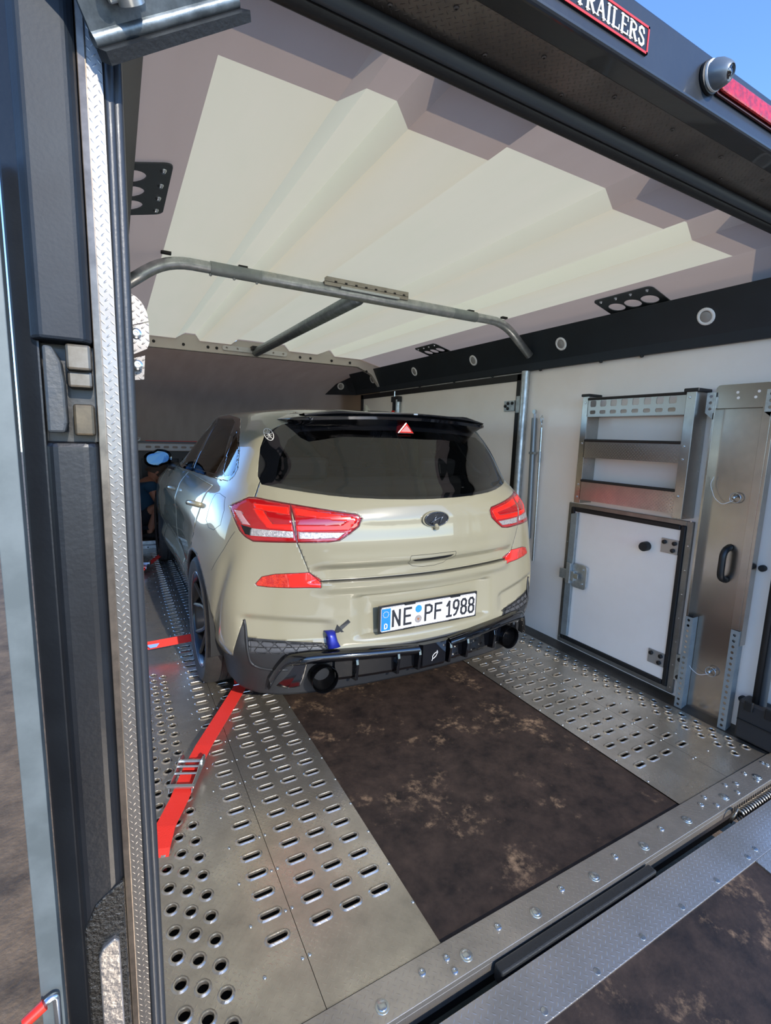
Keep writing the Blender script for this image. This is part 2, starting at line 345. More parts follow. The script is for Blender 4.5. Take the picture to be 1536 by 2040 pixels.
# ------------------------------------------------------------ side beams with ring lights
def beam(name, sx, label):
    X = lambda x: x if sx > 0 else 2*XC-x
    mb = MB(); pr = [(2.272, 1.913), (2.352, 1.745), (2.362, 1.70), (2.384, 1.70), (2.384, 1.925), (2.30, 1.918)]
    mb.prism([(X(x), .76, z) for x, z in pr], (0, 4.22, 0)); return mb.build(name, beam_dark, label=label, kind='structure', bevel=.003)
beam_r = beam('trim_2', 1, 'dark blue grey beam along the top of the right wall'); beam_l = beam('trim_3', -1, 'dark blue grey beam along the top of the left wall')
fn = V(-.213, 0, -.090).normalized()   # outward normal of the slanted right beam face (towards the room)
fn = V(-(1.913-1.745), 0, -(2.352-2.272)).normalized()
ups = V(2.272-2.352, 0, 1.913-1.745).normalized()
for i, y in enumerate((1.294, 2.100, 2.903, 3.706, 4.505)):
    c = V(2.316, y, 1.821)
    t = thing('ring_light', ['nearest the ramp, above the aluminium rack', 'right of the roof hoop', 'left of the roof hoop above the side door', 'fourth from the rear, above the side door', 'farthest from the rear'][i] and 'round pale ring light in the dark beam, '+['nearest the ramp channel', 'just right of the roof hoop', 'just left of the roof hoop', 'fourth from the rear', 'farthest from the rear'][i], 'light', tuple(c), 'ring lights along the right beam')
    a = MB(); a.lathe([(.024, .0005), (.026, .006), (.034, .007), (.038, .004), (.038, 0)], c, fn, 28, cap=False); a.build('ring', M('ring_grey', 'eeeeec', .4), t, smooth=True)
    a = MB(); a.lathe([(.0245, .001), (.0245, .0045), (.023, .0055), (.0005, .006)], c-ups*.002, fn, 24); a.build('lens', M('lens_grey', '9a9896', .3), t, smooth=True)
for i, y in enumerate((1.02, 1.62, 1.86, 2.3, 2.75, 3.2, 3.7)):
    a = MB(); a.lathe([(.009, 0), (.009, .006), (.004, .009), (.0005, .009)], (2.372, y, 1.70), (0, 0, -1), 10); a.build('screw', black_trim, beam_r, smooth=40)
# nose end of the beam
a = MB(); a.prism([(2.37, 4.98, 1.70), (2.37, 4.98, 1.90), (2.31, 5.05, 1.885), (2.225, 5.22, 1.825), (2.115, 5.28, 1.705)], (.012, .012, 0)); a.build('beam_end', beam_dark, beam_r)
c = V(2.245, 5.135, 1.795); nn_ = V(-.7, -.7, -.1).normalized(); t = thing('ring_light', 'round pale ring light in the dark beam where it turns into the nose', 'light', tuple(c), 'ring lights along the right beam')
a = MB(); a.lathe([(.024, -.004), (.026, .006), (.034, .007), (.038, .004), (.038, -.008)], c, nn_, 28, cap=False); a.build('ring', M('ring_grey', 'eeeeec', .4), t, smooth=True)
a = MB(); a.lathe([(.0245, -.006), (.0245, .0035), (.023, .0045), (.0005, .005)], c, nn_, 24); a.build('lens', M('lens_grey', '9a9896', .3), t, smooth=True)
# lashing plates on the sloped roof sides
def lash(y0, y1, sx, label):
    X = lambda x: x if sx > 0 else 2*XC-x
    ym = (y0+y1)/2; L = y1-y0
    out = rrect(ym, .088, L, .19, .025); holes = [arc(ym+d*L*.28, .100, .036 if L < .3 else .041, 18) for d in (-1, 0, 1)]+[arc(ym+d*L*.28, .018, .006, 8) for d in (-1.4, -.45, .45, 1.4)]
    to = lambda y, s_: (X(2.18+s_*.969), y, 1.972-s_*.247-.003)
    v_, f_ = plate_with_holes(out, holes, to, (0, 0, -.004)); mb = MB(); mb.add(v_, f_)
    t = thing('lashing_plate', label, 'plate', (X(2.22), ym, 1.96), 'dark perforated lashing plates')
    mb.build('plate', M('lash_dark', '4a5254', .5, .2), t)
    for d in (-1.4, -.45, .45, 1.4):
        b1 = MB(); c = to(ym+d*L*.28, .018); b1.lathe([(.010, -.004), (.010, .003), (.005, .012), (.0005, .012)], c, (0, 0, -1), 8); b1.build('bolt', zinc, t, smooth=40)
lash(1.475, 1.79, 1, 'dark lashing plate with three holes above the aluminium rack')
lash(3.21, 3.50, 1, 'small dark lashing plate left of the roof hoop, above the side door')
lash(1.56, 1.92, -1, 'dark lashing plate with three holes on the left roof slope')

# ------------------------------------------------------------ roof hoop
hoop = thing('roof_hoop', 'galvanised tube hoop across the ceiling with a ridge bar to the far end', 'pipe', (XC, 2.345, 1.955))
TR = .0285
def smooth_path(pts, r_=.08, n=6):
    out = [V(*pts[0])]
    for i in range(1, len(pts)-1):
        p0, p1, p2 = V(*pts[i-1]), V(*pts[i]), V(*pts[i+1]); a = (p0-p1).normalized()*r_; c = (p2-p1).normalized()*r_
        for k in range(n+1):
            t = k/n; out.append((p1+a)*(1-t)**2+p1*2*t*(1-t)+(p1+c)*t**2)
    return out+[V(*pts[-1])]
HP = smooth_path([(.03, 2.345, 1.80), (.225, 2.345, 1.953), (2.085, 2.345, 1.953), (2.315, 2.345, 1.785)], .10)
a = MB(); a.tube(HP, .0245, 16); a.build('bent_tube', galv, hoop, smooth=True)
a = MB(); a.tube([(.40, 2.345, 1.953), (.62, 2.345, 1.953)], .0275, 16); a.build('sleeve', galv_lt, hoop, smooth=40)
a = MB(); a.tube([(.62, 2.345, 1.953), (1.70, 2.345, 1.953)], TR, 16); a.build('cross_tube', galv, hoop, smooth=40)
a = MB(); a.tube([(1.70, 2.345, 1.953), (1.87, 2.345, 1.953)], .0275, 16); a.build('sleeve', galv_lt, hoop, smooth=40)
for x in (.40, .50, .60): b1 = MB(); b1.lathe([(.006, 0), (.006, .006), (.003, .009), (.0005, .009)], (x, 2.340, 1.926), (0, -.3, -1), 8); b1.build('bolt', galv, hoop)
a = MB(); a.box(.92, 1.39, 2.312, 2.32, 1.965, 2.005); a.box(.92, 1.39, 2.312, 2.36, 1.98, 1.984); bk = a.build('bracket', M('galv_warm', 'b6b0a4', .45, .6, 'a09a8e', 20), hoop, bevel=.001)
for k in range(8): b1 = MB(); b1.box(.97+.055*k, .983+.055*k, 2.3105, 2.3125, 1.982, 1.990); b1.build('slot', black_trim, bk)
a = MB(); a.box(1.0, 1.33, 2.300, 2.312, 1.958, 1.968); a.build('clip_rail', zinc, bk)
a = MB(); a.tube([(1.12, 2.36, 1.945), (1.12, 4.41, 1.945)], .036, 14); a.build('ridge_bar', M('galv_dark', '8c9495', .42, .8, '757d7e', 20), hoop, smooth=True)
a = MB(); a.box(1.07, 1.17, 4.33, 4.41, 1.955, 1.985); a.build('ridge_foot', black_trim, hoop)
for x in (.225, .54, 2.085, 1.83): b1 = MB(); b1.box(x-.02, x+.02, 2.335, 2.355, 1.975, 1.986); b1.build('spacer', black_trim, hoop)
post = MB(); post.tube([(2.358, 2.41, .0), (2.358, 2.41, 1.70)], .0265, 16)
post.build('support_post', galv, smooth=40, label='galvanised upright pipe on the right wall between the side door and the rack', cat='pipe')

# ------------------------------------------------------------ far side door (right wall)
d1 = thing('door_1', 'large white side door with black rubber frame on the right wall beyond the pipe', None, (2.385, 3.6, 0), kind='structure')
a = MB()
for (y0, y1, z0, z1) in ((2.44, 2.495, .05, 1.69), (2.44, 4.86, 1.645, 1.69), (4.80, 4.86, .05, 1.69), (2.44, 4.86, .03, .07)): a.box(2.365, 2.386, y0, y1, z0, z1)
a.build('door_seal', black_trim, d1, bevel=.003)
a = MB(); a.box(2.372, 2.386, 2.495, 4.80, .07, 1.645); leaf = a.build('door_leaf', white_wall, d1)
for z in (1.49, .45):
    a = MB(); a.box(2.362, 2.372, 2.50, 2.60, z-.04, z+.03); h = a.build('hinge', galv, d1, bevel=.002)
    a = MB(); a.box(2.350, 2.366, 2.435, 2.475, z-.055, z+.055); a.build('hinge_block', galv, d1, bevel=.003)
    for dy, dz in ((.02, .012), (.06, .012), (.06, -.022), (.085, -.005)): b1 = MB(); b1.lathe([(.011, 0), (.011, .006), (.005, .009), (.0005, .009)], (2.362, 2.50+dy, z+dz), (-1, 0, 0), 8); b1.build('bolt', black_trim, h)
st = thing('gas_strut', 'grey gas strut with latch hanging inside the far side door', 'strut', (2.34, 4.0, 1.0))
a = MB(); a.tube([(2.345, 4.02, 1.60), (2.345, 4.02, 1.0)], .026, 12); a.build('cylinder', galv, st, smooth=40)
a = MB(); a.tube([(2.345, 4.09, 1.68), (2.345, 4.09, 1.1)], .007, 8); a.build('rod', zinc, st, smooth=40)
a = MB(); a.box(2.325, 2.365, 3.99, 4.12, 1.58, 1.63); a.box(2.33, 2.36, 4.06, 4.10, 1.50, 1.60); a.build('clamp', matblack, st)
a = MB(); a.box(2.322, 2.33, 4.055, 4.10, 1.485, 1.50); a.build('tag', red_plastic, st)
# rods beside the pipe
t = thing('support_rod', 'grey telescopic support rod clipped to the wall beside the pipe', 'rod', (2.36, 2.29, .6))
a = MB(); a.tube([(2.362, 2.31, 1.40), (2.362, 2.285, .62)], .017, 12); a.build('tube', M('rod_grey', '84898a', .4, .6), t, smooth=40)
a = MB(); a.tube([(2.362, 2.312, 1.43), (2.362, 2.31, 1.40)], [.006, .008], 8); a.lathe([(.004, -.008), (.013, -.008), (.013, .008), (.004, .008)], (2.362, 2.312, 1.44), (1, 0, 0), 12); a.build('eye', zinc, t, smooth=40)
a = MB(); a.box(2.345, 2.384, 2.28, 2.32, 1.17, 1.185); a.build('clip', galv, t)
t = thing('hook_rod', 'thin steel rod with a hooked end next to the support rod', 'rod', (2.36, 2.24, .5))
a = MB(); a.tube([(2.362, 2.243, 1.34), (2.362, 2.227, .48)], .0075, 10); a.build('rod', zinc, t, smooth=40)
a = MB(); a.tube([(2.362, 2.243, 1.34), (2.362, 2.247, 1.37), (2.362, 2.258, 1.395), (2.362, 2.248, 1.415), (2.362, 2.237, 1.395), (2.362, 2.243, 1.37)], .0035, 8); a.build('hook', zinc, t, smooth=True)
a = MB(); a.tube([(2.362, 2.2405, 1.19), (2.362, 2.239, 1.12)], .011, 10); a.build('collar', galv, t, smooth=40)

# ------------------------------------------------------------ aluminium wall rack
rk = thing('wall_rack', 'tall aluminium rack with three tread plate shelves and black edging on the right wall', 'rack', (2.34, 1.66, .9))
FX = 2.285   # front plane
a = MB(); a.box(FX, 2.384, 1.845, 1.885, .915, 1.505); a.build('side_post', alu, rk, bevel=.002)
a = MB(); a.box(FX-.005, 2.384, 1.272, 1.318, .915, 1.495); a.build('side_post', alu, rk, bevel=.002)
a = MB(); a.box(FX-.008, 2.384, 1.838, 1.892, 1.503, 1.518); a.build('post_cap', black_trim, rk, bevel=.004)
a = MB(); a.box(FX-.012, 2.384, 1.262, 1.328, 1.493, 1.510); a.build('post_cap', black_trim, rk, bevel=.004)
bars = [(1.392, 1.485), (1.172, 1.262), (.935, 1.04)]
holes = [rrect(1.38+.062*k, z, .036, .034 if z > 1.44 else .020, .008, 3) for k in range(8) for z in (1.463, 1.418)]
v_, f_ = plate_with_holes([(1.315, 1.395), (1.85, 1.395), (1.85, 1.485), (1.315, 1.485)], holes, lambda y, z: (FX, y, z), (.003, 0, 0))
a = MB(); a.add(v_, f_); a.build('shelf_front', M('alu_thin', 'a5a19b', .35, .9), rk, label='perforated top shelf front')
for z0, z1 in bars[1:]: a = MB(); a.box(FX, FX+.003, 1.315, 1.85, z0, z1); a.build('shelf_front', alu_rack, rk)
for z0, z1 in bars:
    a = MB(); a.tube([(FX+.001, 1.316, z1+.004), (FX+.001, 1.848, z1+.004)], .0075, 8); a.build('edge_strip', rubber, rk)
    a = MB(); a.box(FX+.003, 2.384, 1.315, 1.85, z0+.002, z0+.006); a.build('shelf', alu, rk)
for y, z in ((1.30, 1.47), (1.30, 1.25), (1.30, 1.19), (1.30, 1.02), (1.865, 1.47), (1.865, 1.25), (1.865, 1.02), (1.865, .95)):
    b1 = MB(); bolt(b1, (FX if y > 1.5 else FX-.005, y, z), (-1, 0, 0), .006, .003); b1.build('rivet', zinc, rk)

# ------------------------------------------------------------ low hatch door
d2 = thing('door_2', 'low white hatch door with black seal and latch under the aluminium rack', None, (2.38, 1.62, .03), kind='structure')
oy0, oy1, oz0, oz1 = 1.262, 1.985, .030, .898
iy0, iy1, iz0, iz1 = 1.313, 1.950, .085, .852
def frame(y0, y1, z0, z1, t, x0, x1):
    mb = MB()
    for q in ((y0, y0+t, z0, z1), (y1-t, y1, z0, z1), (y0+t, y1-t, z0, z0+t), (y0+t, y1-t, z1-t, z1)): mb.box(x0, x1, *q)
    return mb
frame(oy0, oy1, oz0, oz1, .030, 2.370, 2.386).build('door_frame', M('alu_frame', '8f8d89', .4, .85, '7b7a76', 10), d2, bevel=.002)
frame(oy0+.028, oy1-.022, oz0+.024, oz1-.022, .026, 2.362, 2.380).build('door_seal', rubber, d2, bevel=.006)
a = MB(); a.box(2.372, 2.386, iy0, iy1, iz0-.01, iz1); dl = a.build('door_leaf', white_wall, d2)
a = MB(); a.prism([(2.350, 1.950, .085), (2.350, 1.950, .835), (2.350, 1.905, .848), (2.350, 1.905, .088)], (.02, 0, 0)); a.build('edge_channel', galv_lt, d2, bevel=.003)
a = MB(); lat = rrect(1.855, .475, .10, .145, .02); a.prism([(2.352, y, z) for y, z in lat], (.010, 0, 0)); a.box(2.335, 2.352, 1.88, 1.985, .440, .500); a.box(2.33, 2.352, 1.905, 1.935, .42, .545); lt_ = a.build('latch', galv, d2, bevel=.003)
a = MB(); a.box(2.328, 2.336, 1.845, 1.875, .462, .492); a.build('latch_key', zinc, lt_, bevel=.002)
for z in (.435, .52): b1 = MB(); bolt(b1, (2.352, 1.83, z), (-1, 0, 0), .008); b1.build('bolt', zinc, lt_)
a = MB(); a.lathe([(.024, 0), (.024, .035), (.021, .042), (.0005, .042)], (2.372, 1.478, .738), (-1, -.1, 0), 18); a.build('door_buffer', rubber, d2, smooth=40)
for z in (.762, .180):
    a = MB(); a.box(2.366, 2.372, 1.318, 1.402, z-.036, z+.036); h = a.build('hinge', M('hinge_plate', 'a8a39c', .4, .6), d2, bevel=.001)
    for y, zz in ((1.385, .018), (1.335, .018), (1.340, -.018)): b1 = MB(); b1.lathe([(.0105, 0), (.0105, .009), (.006, .012), (.0005, .012)], (2.366, y, z+zz), (-1, 0, 0), 10); b1.build('bolt', black_trim, h, smooth=40)
a = MB(); a.box(2.368, 2.386, 1.222, 1.262, .11, .24); h2 = a.build('hinge', galv, d2)
for z in (.13, .22): b1 = MB(); b1.lathe([(.010, 0), (.010, .008), (.0005, .010)], (2.368, 1.242, z), (-1, 0, 0), 10); b1.build('bolt', black_trim, h2, smooth=40)
for (y, z) in [(oy0+.012, oz0+.12*k+.03) for k in range(8)]+[(oy1-.012, oz0+.12*k+.03) for k in range(8)]:
    b1 = MB(); b1.lathe([(.0045, 0), (.004, .002), (.0005, .0025)], (2.370, y, z), (-1, 0, 0), 8); b1.build('rivet', zinc, d2)

# ------------------------------------------------------------ loading ramp channel strapped upright on the wall
lr = thing('loading_ramp', 'tall aluminium loading ramp channel with a black handle standing upright on the right wall', 'ramp', (2.36, 1.11, 0))
a = MB(); a.box(2.368, 2.372, 1.015, 1.215, .005, 1.49); a.build('web', alu_smooth, lr)
a = MB(); a.box(2.330, 2.372, 1.212, 1.222, .40, 1.47); a.build('flange', alu_smooth, lr, bevel=.001)
a = MB(); a.box(2.330, 2.372, .985, .998, .40, 1.47); a.box(2.330, 2.336, .998, 1.03, .40, 1.45); a.build('flange', alu_smooth, lr, bevel=.001)
a = MB(); tp = rrect(1.115, 1.47, .215, .10, .018); a.prism([(2.338, y, z) for y, z in tp], (.004, 0, 0)); tpl = a.build('top_plate', alu_smooth, lr)
for y, z in ((1.135, 1.485), (1.055, 1.485), (1.13, 1.462), (1.065, 1.462)): b1 = MB(); b1.lathe([(.006, 0), (.006, .001), (.0005, .001)], (2.338, y, z), (-1, 0, 0), 10); b1.build('hole_disc', white_wall, tpl)
for y in (1.235, 1.005):
    v_, f_ = plate_with_holes([(y-.018, 1.40), (y+.018, 1.40), (y+.018, 1.49), (y-.018, 1.49)], [arc(y, z, .007, 10) for z in (1.418, 1.445, 1.472)], lambda yy, z: (2.332, yy, z), (-.004, 0, 0))
    a = MB(); a.add(v_, f_); a.prism([(2.330, y+.018, 1.40), (2.330, y-.018, 1.40), (2.330, y-.018, 1.37)], (.004, 0, 0)); a.build('hook_bracket', galv, lr)
for y, z0 in ((1.203, .46), (1.008, .466)):
    hs = [arc(y, .02+.0265*k, .0068, 8) for k in range(17)]
    v_, f_ = plate_with_holes([(y-.016, .0), (y+.016, .0), (y+.016, z0), (y-.016, z0)], hs, lambda yy, z: (2.322, yy, z), (.003, 0, 0))
    a = MB(); a.add(v_, f_); a.box(2.322, 2.365, y-.018, y-.016, 0, z0); a.build('perforated_leg', galv_lt, lr)
a = MB(); a.tube(smooth_path([(2.366, 1.095, .815), (2.318, 1.095, .800), (2.318, 1.095, .680), (2.366, 1.095, .665)], .03), .0145, 10); a.build('handle', black_trim, lr, smooth=True)
for z in (1.035, .228):
    a = MB(); a.tube([(2.352, 1.095+.022*math.cos(q*math.pi/8), z+.022*math.sin(q*math.pi/8)) for q in range(16)], .0022, 6, close=True); a.tube([(2.366, 1.095, z+.01), (2.335, 1.095, z)], .006, 8); rg = a.build('pin_ring', zinc, lr, smooth=True)
    a = MB(); s_ = 1 if z > 1 else -1
    a.tube(smooth_path([(2.35, 1.10, z-.012), (2.345, 1.14, z-.035), (2.345, 1.175, z-.01 if s_ > 0 else z-.02), (2.345, 1.20, z+.05 if s_ > 0 else z+.01), (2.35, 1.19, z+.085 if s_ > 0 else z+.06)], .015), .0012, 6); a.build('pin_wire', white_pl, rg, smooth=True)
# bump stops and black case low on the wall
for z in (.75, .155):
    a = MB(); a.lathe([(.014, 0), (.014, .016), (.010, .02), (.0005, .02)], (2.385, .965, z), (-1, 0, 0), 14); a.build('wall_button', rubber, wall_r, smooth=40)
ca = thing('tool_case', 'black plastic case on the floor in the right rear corner', 'case', (2.33, .90, 0))
a = MB(); a.box(2.300, 2.384, .790, .948, .012, .185); a.build('shell', matblack, ca, bevel=.010)
a = MB(); a.box(2.296, 2.30, .795, .943, .095, .100); a.build('lid_seam', black_trim, ca)
for y in (.905, .83): a = MB(); a.box(2.288, 2.302, y-.016, y+.016, .15, .195); a.build('clasp', black_trim, ca, bevel=.004)

# ------------------------------------------------------------ rear frame: left post
pf = thing('door_post', 'black painted left rear door post with rubber seal and tread strip', None, (-.05, .72, -.47), kind='structure')
Z0, Z1 = -.46, 2.0
def vpost(name, xy, z0, z1, mats, bev=.002, **k):
    mb = MB(); mb.prism([(x, y, z0) for x, y in xy], (0, 0, z1-z0)); return mb.build(name, mats, pf, bevel=bev, **k)
vpost('flank', [(-.099, .735), (-.072, .722), (-.072, .80), (-.10, .80)], Z0, Z1, black_frame, .003)
vpost('upper_panel', [(-.080, .715), (-.070, .700), (-.026, .700), (-.018, .712), (-.018, .80), (-.080, .80)], 1.350, Z1, M('post_upper_lit', '1a2027', .55, 0, '20272e', 14, bump=.06, bscale=200, spec=.3), .004)  # same black post, sunlit: the sunlight is put into this lighter colour
vpost('lower_panel', [(-.076, .728), (-.066, .712), (-.028, .710), (-.016, .718), (-.016, .80), (-.076, .80)], Z0, 1.232, black_frame, .006)
vpost('pocket_back', [(-.078, .742), (-.018, .742), (-.018, .80), (-.078, .80)], 1.232, 1.350, black_frame, 0)
a = MB(); a.prism([(-.070, .7085, -.2), (-.070, .7085, .545), (-.054, .7085, .582), (-.028, .7075, .602), (-.0175, .7075, .606), (-.0175, .7075, -.2)], (0, .02, 0)); tx = a.build('corner_guard', dark_tex, pf, bevel=.003, label='leather grained black corner guard')
a = MB(); a.prism([(-.054, .701, -.2), (-.054, .701, .500), (-.049, .701, .513), (-.033, .701, .523), (-.027, .701, .516), (-.027, .701, -.2)], (0, .009, 0)); a.build('scuff_strip', M('brushed', 'a8a29c', .35, .8, '938d88', 40, bump=.4, bscale=90), pf, bevel=.002)
vpost('edge_channel', [(-.017, .716), (-.008, .714), (-.008, .80), (-.017, .80)], Z0, Z1, M('edge_bronze', '8f8172', .3, .8, '6e6358', 30), .001)
vpost('tread_strip', [(-.008, .717), (.008, .715), (.010, .80), (-.008, .80)], Z0, Z1, tread('alu_post', '9a958f', '837e78', .36, .9, 'XZ', .0075, .25), 0)
a = MB()
for (x, y, r_) in ((.0135, .722, .0065), (.0215, .727, .0070)):
    a.tube([(x+.0012*math.sin(z*4.0), y, z) for z in [Z0+.08*k for k in range(31)]], r_, 10)
a.build('door_seal', M('seal_rubber', '2b2d30', .42, bump=.1, bscale=150, coat=.1), pf, smooth=True)
vpost('inner_jamb', [(-.02, .80), (.022, .735), (.026, .80), (.026, .90), (-.03, .90)], Z0, 1.96, M('jamb_dark', '3a4046', .5), 0)
# latch in the pocket of the post
lp = thing('door_latch', 'worn grey slam latch in the pocket of the left door post', 'latch', (-.05, .71, 1.24))
a = MB(); out = [(-.0675, 1.243), (-.0505, 1.243), (-.0475, 1.255), (-.0480, 1.300), (-.0505, 1.325), (-.058, 1.342), (-.0675, 1.343)]
a.prism([(x, .696, z) for x, z in out], (0, .03, 0)); a.build('cover', M('latch_grey', '2c3237', .5, 0, '3d3c37', 20, bump=.2, bscale=120), lp, bevel=.003)
a = MB(); a.box(-.046, -.020, .705, .74, 1.318, 1.348); a.box(-.046, -.020, .715, .74, 1.298, 1.318); a.build('keeper', M('worn_steel', '66635d', .4, .6, '4f493f', 25), lp, bevel=.003)
a = MB(); a.box(-.042, -.020, .708, .74, 1.240, 1.278); a.build('bolt_block', M('brassy', '5a503f', .4, .5, '3d372d', 30), lp, bevel=.003)
# galvanised outer upright with lock pin
gu = MB(); gu.prism([(-.1235, .700, -.46), (-.0985, .700, -.46), (-.0985, .725, -.46), (-.118, .725, -.46)], (0, 0, 2.0)); guo = gu.build('corner_upright', M('upright_zinc', '5c6363', .55, .4, '6b7272', 14, rvar=.05), label='flat galvanised upright on the outer edge of the left door post', cat='post', bevel=.001)
pn = thing('lock_pin', 'bent steel lock pin with a red grip on the galvanised upright', 'pin', (-.11, .69, .44))
a = MB(); a.tube(smooth_path([(-.105, .690, .36), (-.105, .690, .487), (-.122, .686, .480)], .008), .0045, 10); a.build('pin', zinc, pn, smooth=True)
a = MB(); a.tube([(-.1175, .6865, .4815), (-.140, .681, .472)], [.0072, .0068], 12); a.build('grip', red_plastic, pn, smooth=40)
# tread plate bracket just inside the post
tb = thing('corner_bracket', 'bright tread plate bracket with two bolts just inside the left post', 'bracket', (.03, .95, 1.35))
def plate_y(mb, pts, y, d): mb.prism([(x, y, z) for x, z in pts], (0, d, 0))
bright_tread = tread('alu_bright', '7f7b78', '6e6a67', .4, .85, 'XZ', .009, .4)
a = MB(); plate_y(a, [(-.02, 1.345), (.056, 1.385), (.060, 1.395), (.060, 1.428), (-.02, 1.400)], .945, .004); a.build('plate', bright_tread, tb)
a = MB(); plate_y(a, [(-.02, 1.402), (.060, 1.431)]+[(.060-.034*(1-math.cos(q*math.pi/12))*1.0, 1.431+.042*math.sin(q*math.pi/12)) for q in range(1, 7)]+[(-.02, 1.473)], .949, .004); a.build('round_plate', bright_tread, tb)
a = MB(); plate_y(a, [(-.02, 1.325), (.050, 1.335), (.053, 1.375), (-.02, 1.35)], .955, .004); a.build('plate', bright_tread, tb)
for x, z in ((.040, 1.408), (.040, 1.357)): b1 = MB(); b1.lathe([(.0085, 0), (.0085, .002), (.006, .004), (.0035, .004), (.003, .001), (.0005, .001)], (x, .944, z), (0, -1, 0), 14); b1.build('bolt', zinc, tb, smooth=40)
# ------------------------------------------------------------ right rear post and header
rp_ = MB(); rp_.box(2.352, 2.46, .70, .80, -.46, 2.0); rpo = rp_.build('trim_4', black_frame, label='black right rear door post', kind='structure')
hd = thing('rear_header', 'dark header above the rear opening with tread plate underside', None, (XC, .70, 1.96), kind='structure')
a = MB(); pr = [(.700, 1.975), (.706, 1.970), (.765, 1.985), (.765, 2.01), (.90, 2.005), (.93, 2.04), (.78, 2.088), (.72, 2.088), (.704, 2.078)]
a.prism([(-.105, y, z) for y, z in pr], (2.57, 0, 0)); face = a.build('face_panel', M('header_black', '171b20', .4, 0, '1e2329', 5, bump=.1, bscale=60, coat=.25), hd, bevel=.004)
a = MB(); a.box(-.09, 2.45, .762, .868, 1.984, 2.0); tu = a.build('tread_underside', tread('tread_dark', '7b766f', '5f5c58', .4, .7, 'XY', .012, .6), hd)
for k in range(9):
    x = .55+.21*k; b1 = MB(); bolt(b1, (x, .79, 1.984), (0, 0, -1), .0052, .003); b1.build('screw', M('screw_dark', '6a6864', .4, .7), tu)
    b1 = MB(); bolt(b1, (x-.10, .845, 1.984), (0, 0, -1), .0052, .003); b1.build('screw', M('screw_dark', '6a6864', .4, .7), tu)
def hoopseal(y, z, r_, name, m_):
    pts = [(.004, y, .01), (.004, y, 1.0), (.004, y, z-.16)]+[(.004+.15*(1-math.cos(q*math.pi/16)), y, z-.15+.15*math.sin(q*math.pi/16)) for q in range(0, 9)]+[(2.20, y, z)]+[(2.20+.13*math.sin(q*math.pi/16), y, z-.13*(1-math.cos(q*math.pi/16))) for q in range(1, 9)]+[(2.33, y, 1.0), (2.33, y, .03)]
    a = MB(); a.tube(pts, r_, 10); return a.build(name, m_, hd, smooth=True)
hoopseal(.895, 1.965, .016, 'door_seal', rubber); hoopseal(.872, 1.972, .014, 'door_seal', M('seal_grey', '39424a', .5))
a = MB(); a.box(-.10, .03, .74, .90, 1.86, 2.0); a.build('corner_fill', M('jamb_dark', '3a4046', .5), hd)
a = MB(); a.box(2.345, 2.46, .74, .90, 1.86, 2.0); a.build('corner_fill', M('jamb_dark', '3a4046', .5), hd)
# badge, camera, light bar on the face
def yface(z): return .700+(z-1.975)*.03 if z > 1.975 else .70
bd = thing('trailer_badge', 'red and white bordered maker badge lettered TRAILERS on the header', 'sign', (.70, .695, 1.99))
a = MB(); a.box(.30, .938, .6975, .7020, 1.9965, 2.0435); a.build('backing', M('badge_black', '15181c', .35), bd)
a = MB()
for q in ((.30, .938, 1.9965, 2.0005), (.30, .938, 2.0395, 2.0435), (.934, .938, 1.9965, 2.0435), (.30, .304, 1.9965, 2.0435)): a.box(q[0], q[1], .6965, .6980, q[2], q[3])
a.build('border', M('badge_red', 'c8302a', .35), bd)
def text_mesh(name, body, size, mat_, parent, loc, rot, spacing=1.0, extrude=.0004, sx=1.0, bold=0, fit_w=None, align='LEFT'):
    cu = bpy.data.curves.new(name, 'FONT'); cu.body = body; cu.size = size; cu.extrude = extrude; cu.space_character = spacing; cu.offset = bold; cu.align_x = align
    cu.resolution_u = 4
    tmp = bpy.data.objects.new(name+'_tmp', cu); COL.objects.link(tmp); dg = bpy.context.evaluated_depsgraph_get(); dg.update()
    me = bpy.data.meshes.new_from_object(tmp.evaluated_get(dg)); bpy.data.objects.remove(tmp)
    co_ = np.array([v.co[:] for v in me.vertices]); s_ = sx
    if fit_w and len(co_): s_ = fit_w/(co_[:, 0].max()-co_[:, 0].min())
    mt = Matrix.Translation(loc) @ rot.to_4x4() @ Matrix.Diagonal((s_, 1, 1, 1)); me.transform(mt)
    me.materials.clear(); me.materials.append(mat_)
    o = bpy.data.objects.new(name, me); link(o, parent); o.matrix_parent_inverse = PINV(parent); return o
ROT_REAR = Matrix(((1, 0, 0), (0, 0, -1), (0, 1, 0)))   # text facing -Y
letter_w = M('badge_white', 'e9e6dc', .4)
